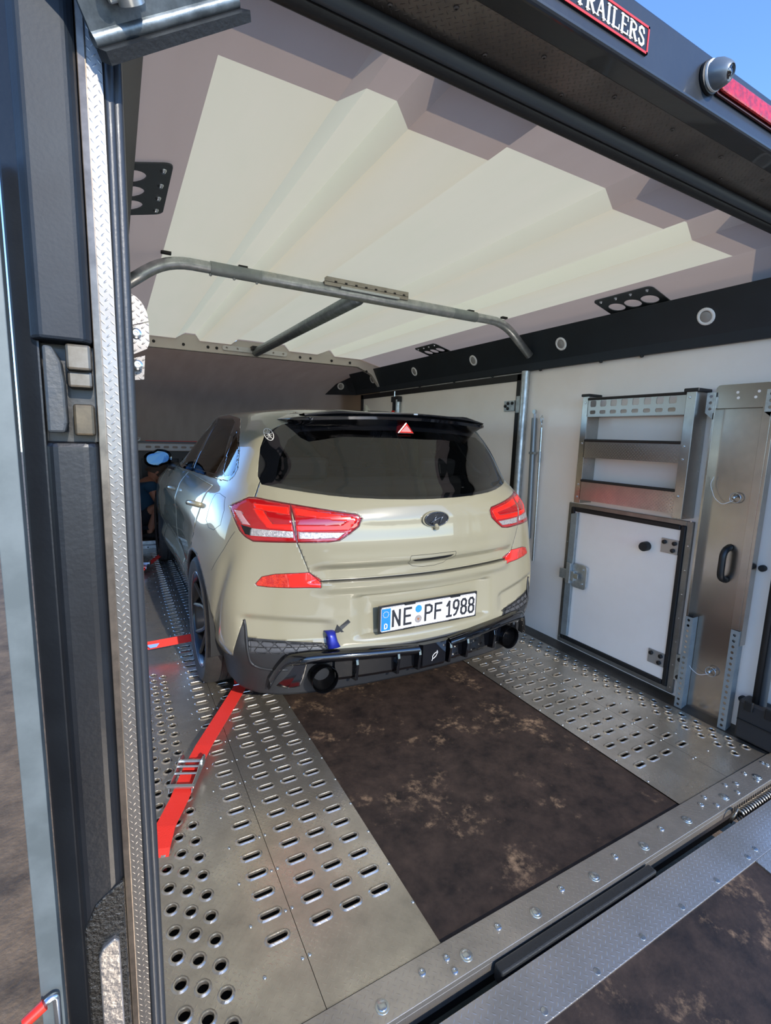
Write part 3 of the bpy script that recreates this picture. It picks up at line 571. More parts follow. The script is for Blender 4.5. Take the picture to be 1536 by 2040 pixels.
SERIF = {
 'T': (1.0, [([(.5, 0), (.5, .97)], 1), ([(0, .97), (1, .97)], .5), ([(.28, .02), (.72, .02)], .4), ([(.03, .97), (.03, .76)], .4), ([(.97, .97), (.97, .76)], .4)]),
 'R': (1.0, [([(.2, 0), (.2, 1)], 1), ([(.2, .97), (.55, .97), (.82, .86), (.84, .66), (.58, .5), (.2, .5)], .6), ([(.5, .5), (.88, .02)], 1), ([(0, .02), (.42, .02)], .4), ([(.75, .02), (1.02, .02)], .4), ([(0, .98), (.3, .98)], .4)]),
 'A': (1.05, [([(.12, 0), (.5, 1)], .5), ([(.5, 1), (.88, 0)], 1), ([(.25, .33), (.75, .33)], .45), ([(0, .02), (.26, .02)], .4), ([(.70, .02), (1.02, .02)], .4)]),
 'I': (.5, [([(.5, 0), (.5, 1)], 1), ([(.1, .02), (.9, .02)], .4), ([(.1, .98), (.9, .98)], .4)]),
 'L': (.9, [([(.22, 0), (.22, 1)], 1), ([(0, .02), (.96, .02)], .5), ([(.96, .02), (.96, .26)], .4), ([(0, .98), (.45, .98)], .4)]),
 'E': (.9, [([(.22, 0), (.22, 1)], 1), ([(0, .98), (.92, .98), (.92, .78)], .45), ([(.22, .5), (.68, .5)], .45), ([(0, .02), (.95, .02), (.95, .24)], .45)]),
 'S': (.85, [([(.86, .76), (.74, .95), (.42, 1), (.14, .87), (.14, .67), (.5, .52), (.84, .36), (.88, .16), (.62, 0), (.26, .02), (.10, .22)], .8)]),
 'J': (.7, [([(.6, 1), (.6, .15), (.4, 0), (.12, .08)], .9), ([(.3, .98), (.9, .98)], .4)]),
 'M': (1.2, [([(.12, 0), (.17, 1)], .5), ([(.17, 1), (.5, .18)], 1), ([(.5, .18), (.84, 1)], .5), ([(.86, 1), (.88, 0)], 1), ([(0, .02), (.26, .02)], .4), ([(.74, .02), (1.02, .02)], .4)]),
 'B': (.9, [([(.2, 0), (.2, 1)], 1), ([(.2, .97), (.6, .97), (.8, .76), (.55, .52), (.2, .52)], .6), ([(.55, .52), (.88, .28), (.6, .03), (.2, .03)], .6)]),
 'N': (1.05, [([(.15, 0), (.15, 1)], .5), ([(.15, 1), (.85, 0)], 1), ([(.85, 0), (.85, 1)], .5)])}
def ribbon(mb, pts, w_, y):
    for i_ in range(len(pts)-1):
        p, q = V(*pts[i_]), V(*pts[i_+1]); t = (q-p).normalized(); nn = V(-t.y, t.x)*w_/2; e_ = t*w_*.35
        mb.prism([(v.x, y, v.y) for v in (p-e_+nn, q+e_+nn, q+e_-nn, p-e_-nn)], (0, .0012, 0)); y -= .00007
def serif_word(word, x1, z0, h_, parent):
    """word ends at x1; each letter is a piece of raised lettering"""
    cw, gap = h_*.78, h_*.14; wid = sum(SERIF[c][0]*cw+gap for c in word)-gap; x = x1-wid
    for c in word:
        f_, sts = SERIF[c]; a = MB()
        for qi, (pts, k_) in enumerate(sts): ribbon(a, [(x+u_*f_*cw, z0+v_*h_) for u_, v_ in pts], h_*.19*k_, .6966-.00031*qi)
        a.build('letter', letter_w, parent); x += f_*cw+gap
    return x1-wid
xw = serif_word('TRAILERS', .925, 2.0060, .0290, bd); xw = serif_word('JAMES', xw-.014, 2.0060, .0290, bd); serif_word('BRIAN', xw-.014, 2.0060, .0290, bd)
cmn = thing('reversing_camera', 'silver reversing camera on the header beside the red light bar', 'camera', (1.15, .69, 2.03))
a = MB(); a.lathe([(.032, 0), (.032, .006), (.028, .008), (.0005, .008)], (1.150, .700, 2.030), (0, -1, 0), 24); a.build('base', rubber, cmn, smooth=40)
a = MB(); a.lathe([(.030, 0), (.030, .004), (.0005, .004)], (1.152, .692, 2.031), (0, -1, 0), 24); a.build('gasket', white_pl, cmn, smooth=40)
a = MB(); a.lathe([(.0285, 0), (.0275, .012), (.022, .026), (.0175, .033), (.0145, .035), (.0135, .032), (.0005, .032)], (1.152, .690, 2.032), (.10, -1, -.35), 24); a.build('body', M('camera_silver', '6d757c', .35, .4), cmn, smooth=50)
ax = V(.10, -1, -.35).normalized(); cc = V(1.152, .690, 2.032)+ax*.0322
a = MB(); a.lathe([(.012, 0), (.0105, .0015), (.007, .001), (.0065, .003), (.0005, .0045)], cc, ax, 20); a.build('lens', glossblack, cmn, smooth=True)
lb = thing('brake_light', 'long red brake light bar on the header right of the camera', 'light', (1.4, .69, 2.03))
a = MB(); a.prism([(x, .700, z) for x, z in rrect(1.42, 2.030, .50, .044, .014)], (0, -.006, 0)); a.build('housing', M('light_house', '3a0c0e', .3), lb, bevel=.002)
a = MB(); a.prism([(x, .694, z) for x, z in rrect(1.42, 2.030, .485, .035, .012)], (0, -.008, 0)); a.build('lens', M('light_red', '8a0a10', .22, 0, 'c4141a', 90, bump=.5, bscale=160, coat=.25), lb, bevel=.004)
# galvanised hinge bracket at the upper left
hb = thing('hinge_bracket', 'worn galvanised hinge bracket at the top of the left door post', 'bracket', (.05, .70, 1.70))
ex, ez, en = V(.155, .0, .100).normalized(), V(-.10, -.55, .83).normalized(), None
ez = (ez-ex*ez.dot(ex)).normalized(); en = ex.cross(ez)
o_ = V(.005, .700, 1.663)
def hp(u_, v_, w_=0): return o_+ex*u_+ez*v_+en*w_
worn = M('worn_galv', '7d8487', .4, .75, '4f5659', 22, bump=.2, bscale=60)
a = MB(); a.prism([hp(0, .012), hp(.185, .012), hp(.188, .09), hp(.188, .30), hp(0, .30)], en*.005); a.tube([hp(0, .012, .002), hp(.185, .012, .002)], .008, 10); a.build('plate', worn, hb, smooth=40)
a = MB(); a.prism([hp(0, -.006), hp(.183, -.004), hp(.185, .006), hp(0, .006)], en*.03); a.build('rubber_edge', rubber, hb)
a = MB(); a.tube([hp(.052, .10, .016), hp(.052, .032, .014)], .014, 14); a.build('hinge_knuckle', galv, hb, smooth=40)
a = MB(); a.prism([hp(.030, .035, .006), hp(.074, .035, .006), hp(.074, .075, .006), hp(.030, .085, .006)], en*.008); a.build('hinge_leaf', galv, hb, bevel=.002)
a = MB(); a.lathe([(.010, 0), (.010, .006), (.006, .009), (.0005, .009)], hp(.035, .055, .015), en, 12); a.build('bolt', zinc, hb, smooth=40)

# ------------------------------------------------------------ lowered rear ramp
rr = thing('tailgate_ramp', 'lowered rear ramp with tread plate edge and muddy board', 'ramp', (XC, .69, -.02))
sl_ = math.tan(math.radians(9)); rz = lambda y: -.012-(.692-y)*sl_
def rampbox(x0, x1, y0, y1, t0, t1):
    return [(x, y, rz(y)+t) for x in (x0, x1) for y in (y0, y1) for t in (t0, t1)]
BF = [(0, 1, 3, 2), (4, 6, 7, 5), (0, 4, 5, 1), (2, 3, 7, 6), (0, 2, 6, 4), (1, 5, 7, 3)]
a = MB(); a.add(rampbox(.02, 2.33, .590, .692, -.02, 0), BF); a.build('edge_plate', alu_sill, rr, bevel=.001)
a = MB(); a.add(rampbox(1.70, 2.33, -1.6, .590, -.02, 0), BF); a.build('side_plate', alu_sill, rr, bevel=.001)
a = MB(); a.add(rampbox(.02, .42, -1.6, .590, -.02, 0), BF); a.build('side_plate', alu_sill, rr, bevel=.001)
a = MB(); a.add(rampbox(.42, 1.70, -1.6, .590, -.03, -.004), BF); a.build('ramp_board', board, rr)
a = MB(); a.add(rampbox(.02, 2.33, -1.6, .690, -.06, -.031), BF); a.build('underside', black_trim, rr)
for k in range(-2, 8):
    x = .793+.1792*k
    b1 = MB(); b1.lathe([(.0085, 0), (.008, .0015), (.0005, .002)], (x, .607, rz(.607)), (0, -.1, 1), 14); b1.build('rivet', zinc, rr, smooth=40)
b1 = MB(); b1.lathe([(.0085, 0), (.008, .0015), (.0005, .002)], (1.745, .612, rz(.612)), (0, -.1, 1), 14); b1.build('rivet', zinc, rr, smooth=40)
a = MB(); a.box(.75, 1.36, .700, .728, -.05, -.006); a.build('hinge_stop', M('stop_black', '1a1a19', .6, bump=.4, bscale=120), rr, bevel=.004)
# torsion spring at the right end of the gap
tsp = thing('torsion_spring', 'coiled steel ramp spring in the gap at the right end', 'spring', (2.0, .712, -.03))
a = MB(); a.tube([(1.86+.0013*q, .713+.014*math.cos(q*.5), -.030+.022*math.sin(q*.5)) for q in range(360)], .0045, 6); a.build('coil', M('spring_steel', '8d8375', .3, .85), tsp, smooth=True)
a = MB(); a.tube(smooth_path([(1.86, .713, -.010), (1.845, .715, .004), (1.82, .708, .006), (1.80, .712, -.03)], .01), .005, 8); a.build('tail', M('spring_steel2', '6f675c', .3, .85), tsp, smooth=True)
# ------------------------------------------------------------ hatchback: body surface
CX = 1.23
KEY = [  # z, 12 control points (half width, Y) from the rear centre round the corner to the nose centre
 (.155, [(0, 1.79), (.35, 1.81), (.55, 1.84), (.70, 1.90), (.78, 1.99), (.815, 2.12), (.83, 2.49), (.83, 3.4), (.83, 4.2), (.83, 5.1), (.70, 5.85), (0, 5.95)]),
 (.27, [(0, 1.75), (.35, 1.78), (.55, 1.82), (.71, 1.885), (.80, 1.97), (.845, 2.12), (.875, 2.49), (.855, 3.4), (.855, 4.2), (.875, 5.1), (.73, 5.85), (0, 5.98)]),
 (.36, [(0, 1.735), (.35, 1.768), (.55, 1.812), (.72, 1.88), (.832, 1.960), (.882, 2.12), (.908, 2.49), (.87, 3.4), (.87, 4.2), (.90, 5.1), (.75, 5.85), (0, 6.0)]),
 (.50, [(0, 1.745), (.35, 1.779), (.55, 1.829), (.72, 1.892), (.836, 1.960), (.886, 2.12), (.915, 2.49), (.885, 3.4), (.885, 4.2), (.905, 5.1), (.76, 5.85), (0, 6.03)]),
 (.65, [(0, 1.75), (.35, 1.784), (.55, 1.834), (.70, 1.893), (.820, 1.966), (.880, 2.12), (.913, 2.49), (.895, 3.4), (.895, 4.2), (.90, 5.1), (.74, 5.8), (0, 5.98)]),
 (.80, [(0, 1.745), (.35, 1.780), (.55, 1.832), (.69, 1.893), (.793, 1.970), (.855, 2.12), (.890, 2.49), (.89, 3.4), (.885, 4.2), (.87, 5.1), (.68, 5.6), (0, 5.8)]),
 (.90, [(0, 1.748), (.35, 1.783), (.55, 1.840), (.68, 1.905), (.775, 1.995), (.832, 2.14), (.868, 2.49), (.87, 3.4), (.86, 4.2), (.80, 5.0), (.60, 5.3), (0, 5.4)]),
 (.95, [(0, 1.760), (.35, 1.802), (.54, 1.866), (.66, 1.935), (.76, 2.03), (.815, 2.17), (.845, 2.49), (.84, 3.4), (.83, 4.2), (.75, 4.8), (.55, 5.0), (0, 5.1)]),
 (1.0, [(0, 1.795), (.35, 1.845), (.54, 1.92), (.66, 1.995), (.745, 2.09), (.785, 2.22), (.803, 2.49), (.80, 3.4), (.79, 4.1), (.72, 4.4), (.50, 4.65), (0, 4.75)]),
 (1.04, [(0, 1.84), (.35, 1.895), (.53, 1.972), (.65, 2.045), (.733, 2.13), (.770, 2.25), (.785, 2.49), (.785, 3.4), (.77, 4.0), (.70, 4.3), (.50, 4.5), (0, 4.6)]),
 (1.2, [(0, 1.975), (.33, 2.015), (.50, 2.070), (.605, 2.125), (.675, 2.20), (.700, 2.31), (.712, 2.49), (.71, 3.4), (.69, 3.75), (.62, 3.95), (.45, 4.15), (0, 4.25)]),
 (1.3, [(0, 2.055), (.30, 2.085), (.45, 2.13), (.555, 2.18), (.618, 2.26), (.643, 2.38), (.657, 2.6), (.655, 3.4), (.63, 3.65), (.57, 3.80), (.40, 3.95), (0, 4.05)]),
 (1.345, [(0, 2.10), (.29, 2.13), (.44, 2.175), (.53, 2.235), (.588, 2.33), (.611, 2.47), (.625, 2.7), (.628, 3.4), (.60, 3.58), (.53, 3.71), (.37, 3.84), (0, 3.93)]),
 (1.366, [(0, 2.17), (.26, 2.20), (.40, 2.25), (.485, 2.32), (.535, 2.44), (.558, 2.60), (.572, 2.83), (.585, 3.3), (.565, 3.45), (.49, 3.56), (.34, 3.66), (0, 3.74)]),
 (1.380, [(0, 2.30), (.22, 2.33), (.32, 2.38), (.39, 2.45), (.43, 2.58), (.45, 2.74), (.46, 2.95), (.45, 3.18), (.43, 3.28), (.37, 3.36), (.26, 3.43), (0, 3.48)]),
 (1.389, [(0, 2.55), (.12, 2.56), (.18, 2.60), (.22, 2.66), (.25, 2.75), (.26, 2.85), (.26, 2.95), (.25, 3.05), (.23, 3.10), (.19, 3.14), (.12, 3.17), (0, 3.18)]),
 (1.391, [(0, 2.80), (.03, 2.80), (.05, 2.81), (.06, 2.83), (.07, 2.85), (.075, 2.87), (.075, 2.9), (.075, 2.92), (.07, 2.94), (.06, 2.96), (.03, 2.97), (0, 2.98)])]
KZ = np.array([k[0] for k in KEY]); KP = np.array([k[1] for k in KEY])   # (nz, 12, 2)
def pchip(x, y, xi):
    h = np.diff(x); d = np.diff(y, axis=0)/h.reshape((-1,)+(1,)*(y.ndim-1)); m = np.zeros_like(y); m[0] = d[0]; m[-1] = d[-1]
    for i in range(1, len(x)-1):
        w1, w2 = 2*h[i]+h[i-1], h[i]+2*h[i-1]
        with np.errstate(divide='ignore', invalid='ignore'): hm = (w1+w2)/(w1/d[i-1]+w2/d[i])
        m[i] = np.where(d[i-1]*d[i] > 0, hm, 0)
    k = np.clip(np.searchsorted(x, xi)-1, 0, len(x)-2); t = ((xi-x[k])/h[k]).reshape((-1,)+(1,)*(y.ndim-1)); hh = h[k].reshape(t.shape)
    return (1+2*t)*(1-t)**2*y[k]+t*(1-t)**2*hh*m[k]+t*t*(3-2*t)*y[k+1]+t*t*(t-1)*hh*m[k+1]
def sstep(a, b_, x): t = np.clip((x-a)/(b_-a), 0, 1); return t*t*(3-2*t)
ZS = np.unique(np.concatenate([np.linspace(.155, .42, 27), np.linspace(.42, .74, 60), np.linspace(.74, 1.06, 46), np.linspace(1.06, 1.33, 28), np.linspace(1.33, 1.391, 20)]).round(5))
SEG = [22, 16, 16, 14, 14, 14, 20, 16, 16, 8, 6]
ctrl = pchip(KZ, KP, ZS)                       # (nz,12,2)
def catmull(P):                                # P (12,2) -> dense row, x>=0 half
    Q = np.vstack([[-P[1, 0], P[1, 1]], P, [-P[-2, 0], P[-2, 1]]]); out = []
    for i in range(11):
        p0, p1, p2, p3 = Q[i:i+4]; d1 = np.linalg.norm(p1-p0)**.5; d2 = np.linalg.norm(p2-p1)**.5; d3 = np.linalg.norm(p3-p2)**.5
        m1 = (p1-p0)/d1**1-(p2-p0)/(d1+d2)+(p2-p1)/d2; m2 = (p2-p1)/d2-(p3-p1)/(d2+d3)+(p3-p2)/d3; m1 = m1*d2; m2 = m2*d2
        m1 = d2*((p1-p0)/d1-(p2-p0)/(d1+d2)+(p2-p1)/d2); m2 = d2*((p2-p1)/d2-(p3-p1)/(d2+d3)+(p3-p2)/d3)
        n = SEG[i]; t = (np.arange(n)/n)[:, None]
        out.append((2*t**3-3*t**2+1)*p1+(t**3-2*t**2+t)*m1+(-2*t**3+3*t**2)*p2+(t**3-t**2)*m2)
    out.append(P[-1:]); return np.vstack(out)
half = np.array([catmull(c) for c in ctrl])    # (nz, n, 2)
HX, HY = half[:, :, 0], half[:, :, 1]; HZ = np.repeat(ZS[:, None], HX.shape[1], 1)
REAR = sstep(2.2, 1.95, HY)*1.0
xf = sstep(.80, .62, HX)*REAR
def gz(z0, s_): return np.exp(-((HZ-z0)/s_)**2)
dy = np.zeros_like(HY)
dy += sstep(.57, .46, HX)*REAR*(.034*sstep(.722, .690, HZ)*sstep(.640, .652, HZ) - .008*gz(.735, .03) - .012*sstep(.652, .640, HZ)*sstep(.585, .625, HZ))          # fold under the handle, bumper ledge
dy += sstep(.62, .50, HX)*REAR*(-.008*gz(.80, .05))
# number plate recess with slanted cheeks
inx = sstep(.395, .290, HX); inz = sstep(.385, .40, HZ)*sstep(.585, .565, HZ)
dy += .032*inx*inz*REAR
# lower bumper scallop above the mesh inserts
sc = sstep(.42, .50, HX)*sstep(.83, .78, HX)*sstep(.36, .40, HZ)*sstep(.525-.0*HX, .49, HZ+(.80-HX)*.10)
dy += .016*sc*REAR
# vertical air-curtain crease on the corner
HY2 = HY+dy
dx = np.zeros_like(HX)
crs = np.exp(-((HY-(2.02+(.75-HZ)*.30))/.035)**2)*sstep(.30, .45, HZ)*sstep(.80, .66, HZ)
dx += -.014*crs
sill = sstep(2.9, 3.1, HY)*sstep(5.0, 4.8, HY); dx += -.03*sill*np.exp(-((HZ-.43)/.06)**2)   # tuck above the sill
dx += .010*sstep(2.2, 2.5, HY)*sstep(5.2, 4.6, HY)*np.exp(-((HZ-.80)/.05)**2)               # shoulder line
HX2 = np.maximum(HX+dx*(HX > .05), 0)
def body_bm():
    bm = bmesh.new(); nz, n = HX2.shape; vl = []
    for i in range(nz):
        rw = []
        for k in range(2*n-2):
            if k < n: x, y = HX2[i, k], HY2[i, k]
            else: j = 2*n-2-k; x, y = -HX2[i, j], HY2[i, j]
            rw.append(bm.verts.new((CX-x, y, HZ[i, 0])))      # first half: left side of the car (towards smaller X)
        vl.append(rw)
    N = 2*n-2
    for i in range(nz-1):
        for k in range(N): bm.faces.new((vl[i][k], vl[i+1][k], vl[i+1][(k+1) % N], vl[i][(k+1) % N]))
    bm.faces.new([vl[-1][k] for k in range(N)])
    bmesh.ops.recalc_face_normals(bm, faces=bm.faces); bm.normal_update()
    return bm
# ------------------------------------------------------------ cut the surface into panels, lamps and glass
bm = body_bm(); BV = BVHTree.FromBMesh(bm)
lay = bm.faces.layers.int.new('part')
PART = {'body': 0}
def pid(n): return PART.setdefault(n, len(PART))
def hull2(p):
    p = sorted(set((round(a, 6), round(b_, 6)) for a, b_ in p)); cr = lambda o, a, b_: (a[0]-o[0])*(b_[1]-o[1])-(a[1]-o[1])*(b_[0]-o[0])
    lo, up = [], []
    for q in p:
        while len(lo) > 1 and cr(lo[-2], lo[-1], q) <= 0: lo.pop()
        lo.append(q)
    for q in reversed(p):
        while len(up) > 1 and cr(up[-2], up[-1], q) <= 0: up.pop()
        up.append(q)
    return lo[:-1]+up[:-1]
def cut(pts, d, name, allowed=('body',), grow=0., depth=.35):
    """cut the convex hull of pts (car coords, x relative to the centre) along direction d; the inside becomes part `name`"""
    d = V(*d).normalized(); e1 = V(0, 0, 1).cross(d).normalized(); e2 = d.cross(e1)
    P3 = [V(x+CX, y, z) for x, y, z in pts]; h = hull2([(p.dot(e1), p.dot(e2)) for p in P3]); cen = V(0, 0, 0)
    cx_, cy_ = sum(a for a, _ in h)/len(h), sum(b_ for _, b_ in h)/len(h)
    r_ = max(math.hypot(a-cx_, b_-cy_) for a, b_ in h)+grow+.03; dd = sum(p.dot(d) for p in P3)/len(P3)
    ids = {pid(a) for a in allowed}; faces = []
    for f in bm.faces:
        if f[lay] in ids and f.normal.dot(d) < .05:
            c = f.calc_center_median()
            if abs(c.dot(d)-dd) < depth+r_ and math.hypot(c.dot(e1)-cx_, c.dot(e2)-cy_) < r_+.12: faces.append(f)
    n = len(h)
    for i in range(n):
        a, b_ = h[i], h[(i+1) % n]; t = (b_[0]-a[0], b_[1]-a[1]); L = math.hypot(*t)
        if L < 1e-5: continue
        no = e1*(-t[1]/L)+e2*(t[0]/L)           # inward for a counter-clockwise hull
        co_ = e1*a[0]+e2*a[1]-no*grow
        geom = list({x for f in faces for x in list(f.verts)+list(f.edges)})+faces
        res = bmesh.ops.bisect_plane(bm, geom=geom, dist=1e-6, plane_co=co_, plane_no=no)
        faces = [g_ for g_ in res['geom'] if isinstance(g_, bmesh.types.BMFace) and (g_.calc_center_median()-co_).dot(no) > 0]
    k = pid(name)
    for f in faces: f[lay] = k
    return faces
def mirx(p): return [(-x, y, z) for x, y, z in p]
def both(pts, d, name, allowed=('body',), grow=0.):
    for s_, nm in ((1, name+'|L'), (-1, name+'|R')):
        al = tuple(a if a in ('body', 'tailgate', 'window_surround', 'valance') else a+('|L' if s_ > 0 else '|R') for a in allowed)
        cut(pts if s_ > 0 else mirx(pts), (d[0]*s_, d[1], d[2]), nm, al, grow)
def xz(pts, y=1.9): return [(x, y, z) for x, z in pts]
# rear glass
GO = [(.687, 1.033), (.693, 1.065), (.681, 1.124), (.665, 1.186), (.638, 1.242), (.600, 1.272), (.562, 1.292), (.50, 1.31), (.3, 1.325), (0, 1.33), (.664, 1.029), (.622, 1.022), (.545, 1.012), (.463, 1.002), (.372, .994), (.241, .987), (.126, .9845), (0, .983)]
GO = GO+[(-a, b_) for a, b_ in GO]
cut(xz(GO), (0, 1, 0), 'window_surround')
GI = [(.635, 1.045), (.60, 1.150), (.555, 1.225), (.50, 1.262), (.3, 1.277), (0, 1.282), (.60, 1.034), (.463, 1.012), (.241, .997), (0, .993)]
cut(xz(GI+[(-a, b_) for a, b_ in GI]), (0, 1, 0), 'rear_window', ('window_surround',))
# tail lamps
DC = (.55, .83, 0)
lampO = [(-.808, 2.115, .937), (-.746, 2.055, .978), (-.722, 2.027, .980), (-.611, 1.914, .963), (-.604, 1.852, .820), (-.756, 1.938, .819), (-.781, 1.967, .834), (-.796, 1.997, .854), (-.803, 2.045, .900)]
lampI = [(-.607, 1.912, .963), (-.362, 1.793, .926), (-.349, 1.785, .913), (-.361, 1.784, .881), (-.403, 1.789, .850), (-.440, 1.794, .827), (-.487, 1.805, .821), (-.600, 1.851, .820)]
both(lampO, DC, 'lamp_rim_outer', grow=.005); both(lampO, DC, 'lamp_outer', ('lamp_rim_outer',))
both(lampI, (0, 1, 0), 'lamp_rim_inner', grow=.005); both(lampI, (0, 1, 0), 'lamp_inner', ('lamp_rim_inner',))
# tailgate panel
for q in ([(.687, 1.045), (.722, .985), (.602, .82)], [(.602, .82), (.552, .69)], [(.552, .69), (.507, .649)]):
    cut(xz([p for a, b_ in q for p in ((a, b_), (-a, b_))]), (0, 1, 0), 'tailgate_gap', grow=.0028)
for q in ([(.687, 1.045), (.722, .985), (.602, .82)], [(.602, .822), (.552, .688)], [(.552, .69), (.507, .649)]):
    cut(xz([p for a, b_ in q for p in ((a, b_), (-a, b_))]), (0, 1, 0), 'tailgate', ('tailgate_gap',))
clearO = [(-.758, 1.955, .867), (-.615, 1.861, .861), (-.614, 1.858, .835), (-.765, 1.951, .838)]
both(clearO, DC, 'clear_outer', ('lamp_outer',))
both([(-.596, 1.852, .859), (-.415, 1.792, .856), (-.443, 1.796, .834), (-.593, 1.848, .831)], (0, 1, 0), 'clear_inner', ('lamp_inner',))
both([(-.801, 2.078, .928), (-.783, 2.038, .927), (-.761, 1.964, .878), (-.787, 1.999, .879)], DC, 'pale_patch', ('lamp_outer',))
both([(-.793, 2.002, .876), (-.756, 1.954, .868), (-.765, 1.951, .838), (-.783, 1.969, .842)], DC, 'dark_outer', ('lamp_outer',))
for q in ([(-.734, 2.013, .961), (-.619, 1.909, .953), (-.622, 1.887, .926), (-.736, 1.992, .943)], [(-.745, 1.992, .943), (-.71, 1.958, .936), (-.683, 1.907, .886), (-.705, 1.912, .871)], [(-.702, 1.916, .887), (-.618, 1.867, .889), (-.615, 1.862, .866), (-.70, 1.91, .871)]):
    both(q, DC, 'guide_outer', ('lamp_outer',))
for q in ([(-.598, 1.896, .952), (-.372, 1.791, .916), (-.389, 1.791, .900), (-.600, 1.876, .926)], [(-.380, 1.791, .916), (-.363, 1.788, .910), (-.400, 1.791, .865), (-.430, 1.799, .883)], [(-.604, 1.86, .885), (-.414, 1.795, .884), (-.402, 1.791, .866), (-.603, 1.856, .864)]):
    both(q, (0, 1, 0), 'guide_inner', ('lamp_inner',))
refl = [(-.753, 1.917, .643), (-.728, 1.915, .671), (-.677, 1.895, .683), (-.552, 1.844, .689), (-.507, 1.826, .649), (-.512, 1.813, .626), (-.625, 1.85, .627), (-.71, 1.893, .631), (-.748, 1.914, .636)]
DR = (.35, .94, 0)
both(refl, DR, 'refl_rim', ('body', 'tailgate'), grow=.0025); both(refl, DR, 'fog_lamp', ('refl_rim',))
both([(-.638, 1.885, .70), (-.626, 1.855, .61), (-.49, 1.80, .61), (-.49, 1.82, .70)], DR, 'reflector', ('fog_lamp',))
# black lower valance with corner fins
both(xz([(-.790, .413), (-.505, .386), (-.468, .347), (-.468, .10), (-.790, .10)]), (0, 1, 0), 'valance_side')
cut(xz([(-.468, .347), (.468, .347), (.468, .10), (-.468, .10)]), (0, 1, 0), 'valance_mid')
both([(-.797, 1.939, .493), (-.789, 1.92, .363), (-.780, 1.915, .14), (-.832, 2.02, .14), (-.834, 1.988, .319), (-.819, 1.945, .417)], (.55, .83, 0), 'valance_fin')
both([(-.834, 1.988, .319), (-.836, 2.041, .288), (-.843, 2.11, .271), (-.85, 2.20, .27), (-.84, 2.20, .14), (-.80, 1.97, .14)], (.8, .6, 0), 'valance_fin')
both(xz([(-.775, .400), (-.525, .380), (-.490, .347), (-.782, .352)]), (0, 1, 0), 'mesh_insert', ('valance_side',))
# side glass
WN = [(-.617, 3.047, 1.353), (-.640, 2.756, 1.333), (-.645, 2.622, 1.320), (-.677, 2.495, 1.264), (-.724, 2.317, 1.158), (-.745, 2.248, 1.091), (-.764, 2.250, 1.053), (-.779, 2.285, 1.031), (-.791, 2.429, 1.022), (-.804, 3.50, .990), (-.814, 4.05, .980), (-.75, 3.95, 1.07), (-.71, 3.80, 1.17), (-.66, 3.58, 1.28), (-.63, 3.38, 1.342)]
both(WN, (1, 0, 0), 'side_frame')
both([(-.80, 3.89, 1.008), (-.796, 3.40, 1.012), (-.65, 3.32, 1.325), (-.65, 3.44, 1.302), (-.70, 3.66, 1.195), (-.75, 3.83, 1.09)], (1, 0, 0), 'glass_front', ('side_frame',))
both([(-.641, 3.262, 1.335), (-.65, 2.782, 1.318), (-.657, 2.716, 1.305), (-.75, 2.549, 1.122), (-.788, 2.596, 1.038), (-.793, 3.28, 1.018)], (1, 0, 0), 'glass_rear', ('side_frame',))
both([(-.678, 2.544, 1.250), (-.707, 2.428, 1.206), (-.726, 2.337, 1.157), (-.749, 2.272, 1.09), (-.767, 2.280, 1.055), (-.78, 2.386, 1.044), (-.769, 2.440, 1.071), (-.725, 2.520, 1.175)], (1, 0, 0), 'glass_quarter', ('side_frame',))
cut([(sx*.60, 4.3, 1.03) for sx in (-1, 1)]+[(sx*.50, 3.8, 1.31) for sx in (-1, 1)], (0, -1, 0), 'windscreen')
# wheel arches and sills
def circ(yc, r_, n=26): return [(-.9, yc+r_*math.cos(2*math.pi*k/n), .315+r_*math.sin(2*math.pi*k/n)) for k in range(n)]
AX = (2.49, 5.09)
for yc in AX:
    both(circ(yc, .362), (1, 0, 0), 'arch_lip', ('body', 'valance_fin')); both(circ(yc, .349), (1, 0, 0), 'hole', ('arch_lip', 'body', 'valance_fin'))
both([(-.86, 2.82, .245), (-.86, 4.76, .245), (-.86, 4.76, .10), (-.86, 2.82, .10)], (1, 0, 0), 'sill_trim')
# doors
both([(-.9, 3.425, .30), (-.9, 3.405, .985), (-.9, 2.50, .985), (-.9, 2.50, .80), (-.9, 2.86, .50), (-.9, 2.90, .30)], (1, 0, 0), 'rear_door')
both([(-.9, 3.433, .30), (-.9, 3.413, .985), (-.9, 4.10, .970), (-.9, 4.55, .92), (-.9, 4.58, .30)], (1, 0, 0), 'front_door')
bmesh.ops.delete(bm, geom=[f for f in bm.faces if f[lay] in (PART['hole|L'], PART['hole|R'])], context='FACES')

# ------------------------------------------------------------ car materials
def mat_paint():
    m = M('car_paint', '827d69', .28, 0, coat=1, spec=.3); return m
paint = mat_paint()
inner_dark = M('cabin_dark', '101112', .8)
def mat_glass(name, tint, refl=1.0):
    m = bpy.data.materials.new(name); m.use_nodes = True; nt = m.node_tree; nt.nodes.clear()
    out = nt.nodes.new('ShaderNodeOutputMaterial'); t = nt.nodes.new('ShaderNodeBsdfTransparent'); t.inputs[0].default_value = tint
    gl = nt.nodes.new('ShaderNodeBsdfGlossy'); gl.inputs['Roughness'].default_value = .01; gl.inputs[0].default_value = (refl, refl, refl, 1)
    fr = nt.nodes.new('ShaderNodeFresnel'); fr.inputs[0].default_value = 1.65; mx = nt.nodes.new('ShaderNodeMixShader')
    nt.links.new(fr.outputs[0], mx.inputs[0]); nt.links.new(t.outputs[0], mx.inputs[1]); nt.links.new(gl.outputs[0], mx.inputs[2]); nt.links.new(mx.outputs[0], out.inputs[0]); return m
